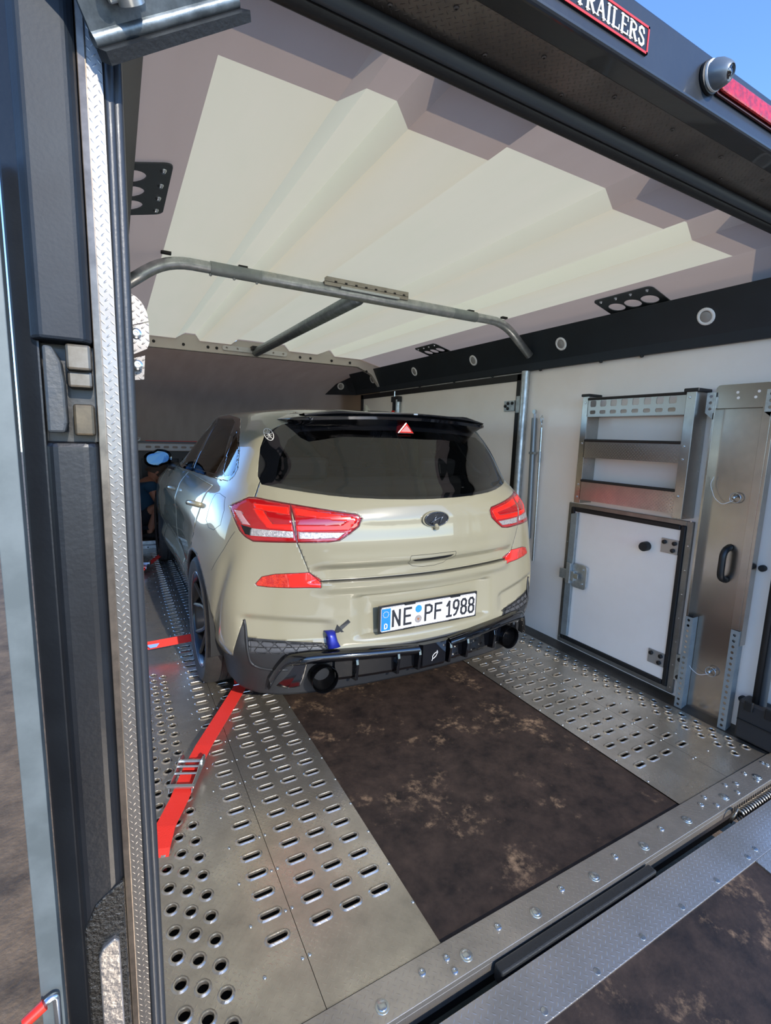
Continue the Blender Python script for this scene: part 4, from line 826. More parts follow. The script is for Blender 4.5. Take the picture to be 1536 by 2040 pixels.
tint_glass = mat_glass('privacy_glass', (.32, .34, .36, 1)); side_glass = mat_glass('side_privacy_glass', (.62, .62, .62, 1)); clear_glass = mat_glass('clear_glass', (.75, .78, .78, 1))
lens_red = M('lens_red', '8e0d12', .08, 0, coat=1); guide_red = M('guide_red', 'da1d13', .25, 0, coat=.3); lens_dark = M('lens_rim', '4a0a0e', .12, coat=1)
lens_clear = M('lens_clear', 'b9b4b3', .15, .35, '7d7a7c', 120, bump=.6, bscale=260, coat=1); lens_pale = M('lens_pale', 'b98a90', .12, .2, coat=1)  # pale patch on the outer lamp: a whitish reflection put into its colour
lens_fog = M('lens_fog', '9c170d', .12, 0, 'c23518', 70, bump=.5, bscale=200, coat=1); lens_refl = M('lens_reflector', 'c7231b', .12, coat=1)
car = thing('hatchback_car', 'beige green hatchback car with black rear spoiler parked inside the trailer', 'car', (CX, 3.87, 0))
def extract(names, objname, mats, parent, solid=0, smooth_=38, label=None):
    ids = {PART[n] for n in names if n in PART}; mp = {}; vs_, fs_ = [], []
    for f in bm.faces:
        if f[lay] in ids:
            t = []
            for v in f.verts:
                if v not in mp: mp[v] = len(vs_); vs_.append(v.co.copy())
                t.append(mp[v])
            fs_.append(tuple(t))
    if not fs_: return None
    mb = MB(); mb.add(vs_, fs_); o = mb.build(objname, mats, parent, smooth=smooth_, label=label, fix=False)
    if solid:
        md = o.modifiers.new('sheet', 'SOLIDIFY'); md.thickness = solid; md.offset = -1; md.material_offset = 1 if isinstance(mats, list) and len(mats) > 1 else 0
        md.material_offset_rim = 1 if isinstance(mats, list) and len(mats) > 1 else 0
    return o
body = extract(['body'], 'body_shell', [paint, inner_dark], car, .012)
tailgate = extract(['tailgate'], 'tailgate', [paint, inner_dark], car, .012)
extract(['tailgate_gap'], 'shut_line', black_trim, tailgate)
wsur = extract(['window_surround'], 'window_surround', glossblack, tailgate, label='gloss black surround of the rear window')
rwin = extract(['rear_window'], 'rear_window', tint_glass, tailgate, label='dark tinted rear window')
for sfx in 'LR':
    n = lambda a: a+'|'+sfx
    lo = extract([n('lamp_outer')], 'tail_lamp', lens_red, car, .004, label='red tail lamp on the wing')
    extract([n('guide_outer')], 'light_guide', guide_red, lo, .004); extract([n('clear_outer')], 'reversing_lens', lens_clear, lo, .004); extract([n('pale_patch')], 'pale_patch', lens_pale, lo, .004); extract([n('dark_outer')], 'bezel', black_trim, lo, .004)
    li = extract([n('lamp_inner')], 'tail_lamp', lens_red, car, .004, label='red tail lamp on the tailgate'); extract([n('lamp_rim_outer')], 'lamp_rim', lens_dark, lo, .006); extract([n('lamp_rim_inner')], 'lamp_rim', lens_dark, li, .006)
    extract([n('guide_inner')], 'light_guide', guide_red, li, .004); extract([n('clear_inner')], 'reversing_lens', lens_clear, li, .004)
    fg = extract([n('fog_lamp')], 'fog_lamp', lens_fog, car, .004, label='red fog lamp low in the bumper'); extract([n('refl_rim')], 'lamp_rim', lens_dark, fg, .006); extract([n('reflector')], 'reflector', lens_refl, fg, .004)
    extract([n('valance_side'), n('valance_fin')], 'bumper_corner', matblack, car, .01, label='matt black bumper corner with upright fin')
    ms = extract([n('mesh_insert')], 'bumper_mesh', M('mesh_grey', '3c3d40', .5, bump=.2, bscale=120), car, .004)
    sf = extract([n('side_frame')], 'window_frame', glossblack, car, .01)
    for nm, gm in (('glass_front', clear_glass), ('glass_rear', side_glass), ('glass_quarter', side_glass)): extract([n(nm)], 'side_window', gm, sf)
    extract([n('arch_lip')], 'arch_lip', matblack, car, .02); extract([n('sill_trim')], 'sill_trim', glossblack, car, .01)
    extract([n('rear_door')], 'rear_door', [paint, inner_dark], car, .012); extract([n('front_door')], 'front_door', [paint, inner_dark], car, .012)
extract(['valance_mid'], 'bumper_valance', matblack, car, .01); extract(['windscreen'], 'windscreen', clear_glass, car)
# ---- surface helpers
def on_rear(x, z, off=0.):
    h = BV.ray_cast(V(CX+x, 0, z), V(0, 1, 0)); return h[0]+h[1]*off if h[0] else V(CX+x, 1.9, z)
def on_side(y, z, s_=-1, off=0.):
    h = BV.ray_cast(V(CX+s_*3, y, z), V(-s_, 0, 0)); return h[0]+h[1]*off
def line_on(f, pts, r_, name, m_, parent, sub=6):
    P = []
    for i in range(len(pts)-1):
        for k in range(sub): t = k/sub; P.append(f(pts[i][0]*(1-t)+pts[i+1][0]*t, pts[i][1]*(1-t)+pts[i+1][1]*t))
    P.append(f(*pts[-1])); a = MB(); a.tube(P, r_, 6); return a.build(name, m_, parent, smooth=True)
for s_ in (-1, 1):
    f = lambda y, z: on_side(y, z, s_, -.0008)
    line_on(f, [(2.345, .966), (2.306, .972), (2.203, .964), (2.149, .915), (2.140, .854), (2.20, .822), (2.274, .821), (2.336, .846), (2.345, .94), (2.345, .966)], .0016, 'fuel_flap_line' if s_ < 0 else 'panel_line', black_trim, body)
    line_on(f, [(2.02, .845), (2.07, .76), (2.150, .655)], .0016, 'panel_line', black_trim, body)
    for (y0, y1, z0, z1) in ((2.50, 2.74, .892, .868), (3.52, 3.76, .862, .842)):
        a = MB(); P = [on_side(y0+(y1-y0)*t, z0+(z1-z0)*t, s_, o_) for t, o_ in ((0, -.004), (.08, .018), (.3, .030), (.7, .030), (.92, .018), (1, -.004))]; a.tube(P, [.011, .013, .014, .014, .013, .011], 10); a.build('door_handle', paint, car, smooth=True)
# ---- emblem, handle, camera nub
def ring_xz(cx_, cz_, rx, rz_, n=32): return [(cx_+rx*math.cos(2*math.pi*k/n), cz_+rz_*math.sin(2*math.pi*k/n)) for k in range(n)]
em = MB(); EY = on_rear(0, .90).y-.010
em.prism([(CX+x, EY, z) for x, z in ring_xz(0, .899, .071, .0365)], (0, .014, 0)); emb = em.build('emblem', paint, tailgate, smooth=40, label='oval black maker emblem in a beige rim')
em = MB(); em.prism([(CX+x, EY-.003, z) for x, z in ring_xz(.0, .900, .064, .0320)], (0, .004, 0)); em.build('emblem_face', M('emblem_black', '15161a', .3, coat=.6), emb, smooth=40)
silver = M('emblem_edge', '3a3c40', .2, .5, coat=1)
em = MB(); em.tube([(CX+x, EY-.004, z) for x, z in ring_xz(0, .900, .061, .0305)], .0028, 8, close=True)
for st_ in ([(-.022, .875), (-.012, .90), (.006, .926)], [(.014, .873), (.024, .90), (.040, .921)], [(-.034, .883), (-.004, .897), (.010, .903), (.030, .912)]):
    em.tube([(CX+x, EY-.0045, z) for x, z in smooth_path([(x, z, 0) for x, z in st_], .006) for x, z in [(x, z)]] if False else [(CX+x, EY-.0045, z) for x, z in st_], .0042, 8)
em.build('emblem_letter', silver, emb, smooth=True)
em = MB(); em.tube([(CX, EY+.012, .872), (CX, EY-.012, .858)], [.016, .010], 12); em.build('camera_nub', paint, emb, smooth=40)
hn = [(-.120, .742), (.120, .742), (.124, .733), (.120, .705), (.085, .682), (.03, .674), (-.03, .674), (-.085, .682), (-.120, .705), (-.124, .733), (-.120, .742)]
line_on(lambda x, z: on_rear(x, z, -.0006), hn, .0013, 'handle_line', black_trim, tailgate, 8)
a = MB(); rws = [[on_rear(-.112+.224*k/14, .7265+.003*(k-7)/7-(.018*(q/6))*math.sin(math.pi*k/14)**.5, .0016) for k in range(15)] for q in range(7)]
a.grid(rws); a.build('handle_recess', black_trim, tailgate)
# ---- number plate
PY = 1.746
a = MB(); a.box(CX-.268, CX+.268, PY+.004, PY+.012, .404, .529); ph = a.build('plate_holder', M('holder_black', '101114', .35), tailgate)
a = MB(); a.box(CX-.235, CX+.235, PY+.010, PY+.06, .42, .515); a.build('plate_base', paint, ph)
a = MB(); a.prism([(CX+x, PY, z) for x, z in rrect(0, .4665, .520, .110, .008)], (0, .004, 0)); pl = a.build('number_plate', M('plate_white', 'e4e1e2', .35), ph, label='white number plate lettered NE PF 1988 with a blue band')
plate_ink = M('plate_ink', '1a1b20', .4); plate_blue = M('plate_blue', '1a6fd0', .35)
a = MB(); a.prism([(CX+x, PY-.0006, z) for x, z in [(-.258, .4165), (-.212, .4165), (-.212, .5165), (-.258, .5165)]], (0, .001, 0)); a.build('blue_band', plate_blue, ph)
a = MB()
for (x0, x1, z0, z1) in ((-.258, .258, .4125, .4140), (-.258, .258, .5190, .5205), (-.2585, -.257, .4125, .5205), (.257, .2585, .4125, .5205)): a.box(CX+x0, CX+x1, PY-.0008, PY, z0, z1)
a.build('plate_border', plate_ink, ph)
STROKE = {  # stroke lettering like the official plate font, cell 44 x 75 mm
 'N': [[(0, 0), (0, 1), (1, 0), (1, 1)]], 'E': [[(1, 0), (0, 0), (0, 1), (1, 1)], [(0, .52), (.85, .52)]], 'P': [[(0, 0), (0, 1), (.6, 1), (.95, .9), (1, .75), (.95, .57), (.6, .48), (0, .48)]],
 'F': [[(0, 0), (0, 1), (1, 1)], [(0, .52), (.85, .52)]], '1': [[(.1, .72), (.55, 1), (.55, 0)], [(.1, 0), (1, 0)]],
 '9': [[(.15, .0), (.5, .08), (.85, .38), (1, .7), (.95, .9), (.7, 1), (.3, 1), (.05, .9), (0, .72), (.05, .55), (.3, .45), (.7, .45), (.96, .6)]],
 '8': [[(.3, .53), (.05, .64), (.03, .85), (.3, 1), (.7, 1), (.97, .85), (.95, .64), (.7, .53), (.3, .53)], [(.3, .53), (.02, .40), (0, .14), (.28, 0), (.72, 0), (1, .14), (.98, .40), (.7, .53)]]}
for ch, x0 in (('N', -.200), ('E', -.141), ('P', -.030), ('F', .024), ('1', .087), ('9', .128), ('8', .173), ('8', .218)):
    a = MB(); wch = .034 if ch in 'NEPF' else .029
    for qi, st_ in enumerate(STROKE[ch]): ribbon(a, [(CX+x0+u_*wch, .4310+v_*.071) for u_, v_ in st_], .0112, PY-.0010-.0004*qi)
    a.build('plate_letter', plate_ink, pl)
a = MB(); a.lathe([(.0175, 0), (.0175, .0012), (.0005, .0012)], (CX-.068, PY, .4925), (0, -1, 0), 24); a.build('test_seal', M('seal_blue', '2b86dd', .35, 0, '1d62b8', 200), pl)
a = MB(); a.lathe([(.0185, 0), (.0185, .0012), (.0005, .0012)], (CX-.068, PY, .4450), (0, -1, 0), 24); sl2 = a.build('registration_seal', M('seal_grey2', '8a8583', .5, 0, '716c6a', 150), pl)
a = MB(); a.prism([(CX-.068+x, PY-.0014, .4450+z) for x, z in [(-.006, .005), (.006, .005), (.006, -.001), (0, -.008), (-.006, -.001)]], (0, .0004, 0)); a.build('seal_crest', M('crest', '8a5a3c', .4), sl2)
a = MB()
for k in range(12):
    q = 2*math.pi*k/12; cx_, cz_ = CX-.236+.0135*math.cos(q), .490+.0135*math.sin(q)
    a.prism([(cx_+(.0026 if j % 2 == 0 else .0011)*math.sin(math.pi*j/5), PY-.0012, cz_+(.0026 if j % 2 == 0 else .0011)*math.cos(math.pi*j/5)) for j in range(10)], (0, .0004, 0))
a.build('plate_stars', M('star_yellow', 'd8c74a', .4), pl)
a = MB()
ribbon(a, [(CX-.242, .4265), (CX-.242, .4475)], .004, PY-.0012); ribbon(a, [(CX-.242, .4475), (CX-.234, .4475), (CX-.2295, .443), (CX-.2295, .431), (CX-.234, .4265), (CX-.242, .4265)], .004, PY-.0012)
a.build('plate_country_letter', white_pl, pl)
for x, z in ((-.115, .5225), (.135, .5225), (-.115, .4105), (.135, .4105)): a = MB(); a.box(CX+x-.027, CX+x+.027, PY-.004, PY+.004, z-.0035, z+.0035); a.build('plate_clip', black_trim, ph)
# ---- third brake light, spoiler, antenna
sp = MB(); rows = []
for k in range(41):
    x = -.575+1.15*k/40; q = abs(x)/.575; e_ = max(0., 1-q**6)**.5 if q < 1 else 0
    en_ = max(0., (q-.86)/.14); yt = 1.995+.060*q**2.2; zt = 1.352-.030*q**2.0; th = .026*(.25+.75*e_)
    yl, zl = 2.27+.05*q, 1.374-.03*q**2
    sec = [(2.16, zt-.045), (2.10, zt-th-.012), (yt+.03, zt-th), (yt+.004, zt-th*.8), (yt, zt-th*.3), (yt+.006, zt), (yt+.05, zt+.004), (2.13, zt+.012), (yl-.03, zl+.006), (yl, zl-.006)]
    ee = en_**1.5; rows.append([(CX+x, y*(1-ee)+2.215*ee, z*(1-ee)+1.316*ee) for y, z in sec])
sp.grid(rows); sp.add([p for p in rows[0]], [tuple(range(10))]); sp.add([p for p in rows[-1]], [tuple(range(10))])
spo = sp.build('roof_spoiler', glossblack, tailgate, smooth=50, label='gloss black roof spoiler')
sp = MB(); rows = []
for k in range(31):
    x = -.50+1.0*k/30; q = abs(x)/.50; b_ = math.exp(-((abs(x)-.36)/.09)**2); yt = 1.990+.075*q**2.2; zt = 1.353-.024*q*q
    hgt = .012+.010*b_; rows.append([(CX+x, yt+.02, zt-.004), (CX+x, yt-.010, zt+hgt*.3), (CX+x, yt-.012, zt+hgt*.7), (CX+x, yt+.0, zt+hgt), (CX+x, yt+.05, zt+hgt*.8), (CX+x, yt+.13, zt+.006)])
sp.grid(rows); sp.build('spoiler_lip', M('lip_black', '0e0f11', .22, coat=.7), spo, smooth=50)
a = MB(); a.box(CX+.012, CX+.034, 1.977, 1.980, 1.357, 1.363); a.build('lip_badge', white_pl, spo)
a = MB(); a.prism([(CX+x, 2.022, z) for x, z in [(-.050, 1.268), (.048, 1.268), (0, 1.324)]], (0, .05, .02)); bl_ = a.build('third_brake_light', lens_dark, tailgate, bevel=.004, label='triangular red brake light')
tri = [(-.036, 1.2755), (.034, 1.2755), (0, 1.3135)]
a = MB(); a.prism([(CX+x, 2.019, z) for x, z in tri], (0, .003, .001)); a.build('lens', lens_red, bl_)
a = MB(); a.tube([(CX+x, 2.0185, z) for x, z in tri for _ in (0,)], .0042, 6, close=True); a.build('light_guide', guide_red, bl_)
a = MB(); rows = []
for y, hh, w_ in ((2.36, .002, .012), (2.40, .018, .020), (2.43, .040, .016), (2.455, .056, .010), (2.475, .058, .007), (2.485, .040, .009), (2.49, .0, .010)):
    zb = 1.366; rows.append([(CX-w_, y, zb-.01), (CX-w_*.7, y, zb+hh*.6), (CX, y, zb+hh), (CX+w_*.7, y, zb+hh*.6), (CX+w_, y, zb-.01)])
a.grid(rows); a.build('antenna_fin', paint, car, smooth=50)
# ---- diffuser and exhausts
dif = thing('dummy', 'x', 'x') if False else None
YD = lambda x: 1.702+.235*x*x
a = MB(); rows = []
for k in range(45):
    x = -.46+.92*k/44; off = 0 if abs(x) < .083 else .022
    rows.append([(CX+x, YD(x)+.10, .345), (CX+x, YD(x)+off*.5, .336), (CX+x, YD(x)+off, .325), (CX+x, YD(x)+off, .235), (CX+x, YD(x)+off+.012, .218), (CX+x, YD(x)+.12, .20)])
a.grid(rows); df = a.build('diffuser', glossblack, car, smooth=30, label='gloss black rear diffuser with upright fins')
for s_ in (-1, 1):
    path = smooth_path([(s_*.085, .322, 0), (s_*.30, .338, 0), (s_*.56, .347, 0), (s_*.655, .337, 0), (s_*.690, .285, 0), (s_*.715, .225, 0)], .03)
    rows = []
    for p in path:
        x, z = p.x, p.y; y = YD(x)+ (0 if abs(x) < .6 else (abs(x)-.6)*.35); rows.append([(CX+x, y+.09, z+.014), (CX+x, y+.006, z+.016), (CX+x, y-.010, z+.008), (CX+x, y-.014, z-.004), (CX+x, y-.008, z-.020), (CX+x, y+.012, z-.034), (CX+x, y+.07, z-.030)])
    a = MB(); a.grid(rows); a.build('diffuser_blade', glossblack, df, smooth=True)
    for x in (.085, .190, .378):
        a = MB(); xx = CX+s_*x; y = YD(x); a.prism([(xx-.007, y+.05, .335), (xx-.007, y-.010, .322), (xx-.007, y-.016, .30), (xx-.007, y-.006, .225), (xx-.007, y+.06, .212)], (.014, 0, 0)); a.build('diffuser_fin', glossblack, df, bevel=.003)
    c = V(CX+s_*.510, 1.752, .246); ax_ = V(s_*.02, -1, .02).normalized()
    a = MB(); a.lathe([(.050, -.16), (.056, -.04), (.0575, 0), (.0565, .002), (.0545, 0), (.052, -.05), (.040, -.14), (.0005, -.14)], c, ax_, 32); ex_ = a.build('exhaust_tip', M('exhaust_black', '1c1d20', .18, .85), car, smooth=60)
    a = MB(); a.lathe([(.048, -.10), (.050, -.02), (.046, -.03), (.02, -.09), (.0005, -.10)], c, ax_, 24); a.build('exhaust_flap', M('flap_dark', '2a2a2b', .25, .9), ex_, smooth=40)
    a = MB(); a.grid([[(CX+s_*(.44+.2*t), 1.80+.04*t, .33-.0*t) for t in (0, .5, 1)], [(CX+s_*(.44+.24*t), 1.86+.03*t, .19) for t in (0, .5, 1)]]); a.build('diffuser_back', M('dif_back', '0b0c0e', .3), df, thick=.004)
for s_ in (-1, 1):
    a = MB(); a.prism([(CX+s_*x, YD(x)+.028+max(0, x-.6)*.5, z) for x, z in [(.56, .335), (.60, .352), (.655, .345), (.690, .300), (.718, .228), (.700, .195), (.640, .192), (.600, .205), (.582, .25)]], (0, .02, 0)); a.build('diffuser_end', glossblack, df, bevel=.006)
# squiggle decal on the diffuser
dc = [(-.014, .252), (-.010, .262), (-.012, .272), (-.002, .284), (.010, .289), (.014, .297), (.016, .288), (.008, .272), (-.002, .264), (-.008, .262)]
a = MB(); a.tube([(CX+x, 1.7005, z) for x, z in dc], .0014, 6); a.build('decal', white_pl, df)
# ---- honeycomb ribs of the bumper mesh
hexm = M('mesh_rib', '17181a', .45)
for s_ in (-1, 1):
    a = MB(); W_, H_ = .052, .034
    for rwi, zc in enumerate((.3875, .3625)):
        for k in range(7):
            xc = -.765+.052*k+(.026 if rwi else 0)
            pts = [(xc+W_*.5*u_, zc+H_*.5*v_) for u_, v_ in ((-.95, 0), (-.55, .7), (.55, .7), (.95, 0), (.55, -.7), (-.55, -.7))]
            if not (-.785 < xc < -.50): continue
            P = [on_rear(s_*abs(x), max(.350, min(z, .402-.02*(x+.78)/.28)), .002) for x, z in pts]; a.tube(P, .0022, 5, close=True)
    a.build('honeycomb', hexm, car, smooth=True, kind='stuff')
# ---- ridge that runs from the corner fin along the valance
for s_ in (-1, 1):
    rp2 = [(.797, .490), (.791, .450), (.789, .363), (.776, .302), (.751, .283), (.704, .276), (.640, .276)]
    a = MB(); P = smooth_path([tuple(on_rear(s_*x, z, .001)) for x, z in rp2], .02); a.tube(P, .0055, 8); a.build('bumper_ridge', matblack, car, smooth=True)
# ---- tow strap and arrow sticker
bx_, bz_ = -.476, .418; b0 = on_rear(bx_, bz_)
a = MB(); rows = []
for (dy, dz, w_, l_) in ((.03, .010, .016, 0), (-.004, .018, .019, 0), (-.026, .016, .020, .001), (-.036, .000, .018, .003), (-.038, -.022, .021, .006), (-.044, -.044, .026, .012), (-.036, -.050, .026, .012), (-.020, -.030, .020, .006), (-.010, -.004, .016, 0)):
    rows.append([(b0.x+l_-w_, b0.y+dy+.004, b0.z+dz), (b0.x+l_-w_*.4, b0.y+dy-.002, b0.z+dz+.001), (b0.x+l_+w_*.4, b0.y+dy-.002, b0.z+dz+.001), (b0.x+l_+w_, b0.y+dy+.004, b0.z+dz)])
a.grid(rows); a.build('tow_strap', blue_dark, car, smooth=True, thick=.003, label='blue tow strap loop')
T0, T1 = V(-.392, .474), V(-.456, .424); t_ = (T1-T0).normalized(); n_ = V(-t_.y, t_.x); Lr = (T1-T0).length
ar = [T0+n_*.0085, T0+t_*(Lr-.034)+n_*.0085, T0+t_*(Lr-.034)+n_*.021, T1, T0+t_*(Lr-.034)-n_*.021, T0+t_*(Lr-.034)-n_*.0085, T0-n_*.0085]
a = MB(); P = [on_rear(p.x, p.y, .0012) for p in ar]
a.add(P, [(0, 1, 5, 6), (2, 3, 4)]); a.build('tow_arrow', M('sticker_black', '141517', .5), car, thick=.0006, label='black arrow sticker')
# round decal on the window blade
c = on_rear(-.628, 1.245, .001); a = MB(); a.tube([on_rear(-.622+.016*math.cos(q), 1.245+.026*math.sin(q), .001) for q in [2*math.pi*k/20 for k in range(20)]], .0015, 5, close=True)
for q in range(5): a.tube([on_rear(-.622+.014*math.cos(q*1.257+.3), 1.245+.023*math.sin(q*1.257+.3), .001), on_rear(-.622, 1.245, .001), on_rear(-.622+.010*math.cos(q*1.257+1), 1.245+.016*math.sin(q*1.257+1), .001)], .0012, 5)
a.build('round_decal', M('decal_white', 'c9c6bd', .5), wsur)
# ---- wheels
tyre_m = M('tyre', '1d1b1a', .75, 0, '2a2725', 30, bump=.2, bscale=150); rim_m = M('rim_dark', '1d1d1f', .3, .6, coat=.4); rimlip = M('rim_edge', '6b6668', .25, .8)
def wheel_meshes():
    R_ = .318; out = {}
    mb = MB(); pr = [(.232, -.10), (.262, -.114), (.295, -.116), (.310, -.104), (R_, -.085), (R_, .085), (.310, .104), (.295, .116), (.262, .114), (.232, .10)]
    mb.lathe(pr, (0, 0, 0), (1, 0, 0), 48, cap=False); out['tyre'] = (mb, tyre_m)
    mb = MB()
    for xg in (-.045, -.015, .015, .045): mb.tube([(xg, (R_+.0005)*math.cos(q*math.pi/24), (R_+.0005)*math.sin(q*math.pi/24)) for q in range(48)], .003, 5, close=True)
    out['tread_groove'] = (mb, black_trim)
    mb = MB(); mb.lathe([(.225, .10), (.238, .095), (.241, -.098), (.237, -.106), (.231, -.102), (.222, -.085), (.205, .10)], (0, 0, 0), (1, 0, 0), 48, cap=False); out['rim'] = (mb, rim_m)
    mb = MB(); mb.tube([(-.105, .236*math.cos(q*math.pi/24), .236*math.sin(q*math.pi/24)) for q in range(48)], .0035, 6, close=True); out['rim_edge'] = (mb, rimlip)
    mb = MB(); mb.lathe([(.062, -.035), (.060, -.060), (.030, -.068), (.0005, -.068)], (0, 0, 0), (1, 0, 0), 24); mb.lathe([(.05, .09), (.05, -.04)], (0, 0, 0), (1, 0, 0), 20); out['hub'] = (mb, rim_m)
    for k in range(5):
        mb = MB()
        for sgn in (-1, 1):
            a0 = 2*math.pi*k/5+.3; a1 = a0+sgn*.30; c0, c1 = math.cos(a0+sgn*.10), math.sin(a0+sgn*.10); mid = .13
            P = [(-.052, .045*c0, .045*c1), (-.060, mid*math.cos(a0+sgn*.13), mid*math.sin(a0+sgn*.13)), (-.088, .229*math.cos(a1), .229*math.sin(a1))]; mb.tube(smooth_path(P, .04), .0125, 8)
        out['spoke%d' % k] = (mb, rim_m)
    mb = MB(); mb.lathe([(.165, -.01), (.165, .015)], (0, 0, 0), (1, 0, 0), 32); out['brake_disc'] = (mb, M('disc', '55524f', .35, .85))
    return out
WM = wheel_meshes(); WMESH = {}
for k, (mb, m_) in WM.items():
    o = mb.build(k, m_, smooth=40); WMESH[k] = o.data; bpy.data.objects.remove(o)
for yc in AX:
    for s_ in (-1, 1):
        wt = None
        order = ['tyre']+[k for k in WMESH if k != 'tyre']
        for k in order:
            o = bpy.data.objects.new('wheel' if k == 'tyre' else ('spoke' if k.startswith('spoke') else k), WMESH[k])
            if k == 'tyre':
                link(o, car); o.matrix_parent_inverse = PINV(car); o.location = (CX+s_*.795, yc, .316)
                if s_ > 0: o.rotation_euler = (0, 0, math.pi)
                o['label'] = 'black multi-spoke wheel and tyre'; wt = o
            else: link(o, wt)
        a = MB(); rows = []
        for q in range(25):
            an = -.15+(math.pi+.3)*q/24; rows.append([(CX+s_*xx, yc+.356*math.cos(an), .315+.356*math.sin(an)) for xx in (.90, .60)])
        a.grid(rows); a.build('arch_liner', inner_dark, car, smooth=True)
a = MB(); a.box(CX-.74, CX+.74, 1.95, 5.8, .175, .19); a.build('underbody', inner_dark, car)
a = MB(); a.box(CX-.78, CX+.78, 2.05, 4.4, .30, .34); a.build('cabin_floor', inner_dark, car)
# ---- mirrors, seats
for s_ in (-1, 1):
    c = V(CX+s_*.945, 4.10, 1.035); a = MB(); rows = []
    for i in range(9):
        ph_ = math.pi/2*i/8; ex = math.sin(ph_)
        rows.append([(c.x+.098*math.copysign(abs(math.cos(q))**.8, math.cos(q))*(1-.9*ex**3), c.y+.10*ex, c.z+.062*math.copysign(abs(math.sin(q))**.8, math.sin(q))*(1-.9*ex**3)+(.010 if s_*math.cos(q) < 0 else -.006)*1) for q in [2*math.pi*k/24 for k in range(24)]])
    a.grid(rows, closed=True); mo = a.build('door_mirror', glossblack, car, smooth=True)
    a = MB(); a.prism([(c.x+.078*math.copysign(abs(math.cos(q))**.8, math.cos(q)), c.y-.002+.002*math.sin(q), c.z+.045*math.copysign(abs(math.sin(q))**.8, math.sin(q))+(.010 if s_*math.cos(q) < 0 else -.006)) for q in [2*math.pi*k/24 for k in range(24)]], (0, .004, 0)); a.build('mirror_glass', M('mirror_glass', '22344a', .02, 1.0), mo)  # blue of the reflected sky is put into the mirror tint
    a = MB(); a.tube([(CX+s_*.86, 4.14, .985), (CX+s_*.79, 4.10, .965)], [.03, .035], 10); a.build('mirror_arm', black_trim, mo, smooth=True)
def seat(x, y, w_, head=True):
    mb = MB(); mb.prism([(CX+x-w_/2, y, .45), (CX+x-w_/2, y+.45, .42), (CX+x-w_/2, y+.45, .55), (CX+x-w_/2, y+.05, .58)], (w_, 0, 0))
    mb.prism([(CX+x-w_/2, y+.10, .50), (CX+x-w_/2, y-.02, .50), (CX+x-w_/2, y-.16, 1.02), (CX+x-w_/2, y-.08, 1.04)], (w_, 0, 0))
    if head: mb.prism([(CX+x-.12, y-.09, 1.06), (CX+x-.12, y-.17, 1.06), (CX+x-.12, y-.19, 1.20), (CX+x-.12, y-.11, 1.21)], (.24, 0, 0))
    o = mb.build('seat', M('seat_cloth', '17181a', .85), car, bevel=.03); return o
seat(-.38, 3.25, .50); seat(.38, 3.25, .50); seat(0, 2.48, 1.25, False)
for x in (-.40, .40): a = MB(); a.prism([(CX+x-.12, 2.37, 1.03), (CX+x-.12, 2.31, 1.03), (CX+x-.12, 2.29, 1.13), (CX+x-.12, 2.35, 1.14)], (.24, 0, 0)); a.build('headrest', M('seat_cloth', '17181a', .85), car, bevel=.02)
a = MB(); a.tube([(CX-.38+.17*math.cos(q*math.pi/12), 3.78+.06*math.sin(q*math.pi/12), .93+.16*math.sin(q*math.pi/12)) for q in range(24)], .016, 8, close=True); a.build('steering_wheel', black_trim, car, smooth=True)
a = MB(); a.box(CX-.72, CX+.72, 3.95, 4.35, .72, .96); a.build('dashboard', inner_dark, car, bevel=.04)
bm.free()
# ------------------------------------------------------------ ratchet straps
def strap(mb, pts, w_, th=.0022, normal=None):
    P = [V(*p) for p in pts]; rows = []
    for i, p in enumerate(P):
        t = (P[min(i+1, len(P)-1)]-P[max(i-1, 0)]).normalized(); up_ = V(*(normal[i] if normal else (0, 0, 1))); sd_ = t.cross(up_).normalized(); nn = sd_.cross(t).normalized()
        rows.append([p-sd_*w_/2-nn*th/2, p+sd_*w_/2-nn*th/2, p+sd_*w_/2+nn*th/2, p-sd_*w_/2+nn*th/2])
    mb.grid(rows, closed=True); n = len(rows); mb.add(rows[0], [(0, 1, 2, 3)]); mb.add(rows[-1], [(3, 2, 1, 0)])
def ratchet(parent, c, ax, w_=.052, L=.10, s_=1.0):
    """open metal ratchet buckle: two side plates, spindle bars, handle bar"""
    c = V(*c); t = V(*ax).normalized(); sd_ = t.cross(V(0, 0, 1)).normalized(); up_ = sd_.cross(t)
    for k in (-1, 1):
        a = MB(); o_ = c+sd_*k*(w_/2+.003)
        a.prism([o_+t*L*u_+up_*v_*s_-sd_*.0012 for u_, v_ in ((-.62, -.004), (.55, -.004), (.62, .012), (.50, .028), (.15, .034), (-.1, .022), (-.55, .016))], sd_*.0024); a.build('side_plate', zinc, parent)
        a = MB(); a.lathe([(.019, -.002), (.019, .002)], o_+t*L*.34+up_*.018*s_+sd_*k*.003, sd_, 14); a.build('cog', zinc, parent, smooth=40)
    for u_, v_, r_ in ((-.52, .008, .005), (-.12, .016, .0045), (.10, .020, .0045), (.34, .018, .007)):
        a = MB(); q = c+t*L*u_+up_*v_*s_; a.tube([q-sd_*(w_/2+.004), q+sd_*(w_/2+.004)], r_, 8); a.build('cross_bar', zinc, parent, smooth=40)
    a = MB(); q = c+t*L*-.56+up_*.013*s_; a.obox(q, t, sd_, up_, .007, w_/2+.010, .004); a.build('release_lever', zinc, parent, bevel=.001)
st1 = thing('ratchet_strap', 'red ratchet strap running across the floor from the rear wheel to the left edge', 'strap', (.19, 1.75, 0))
ez_ = [(0, 0, 1)]*9
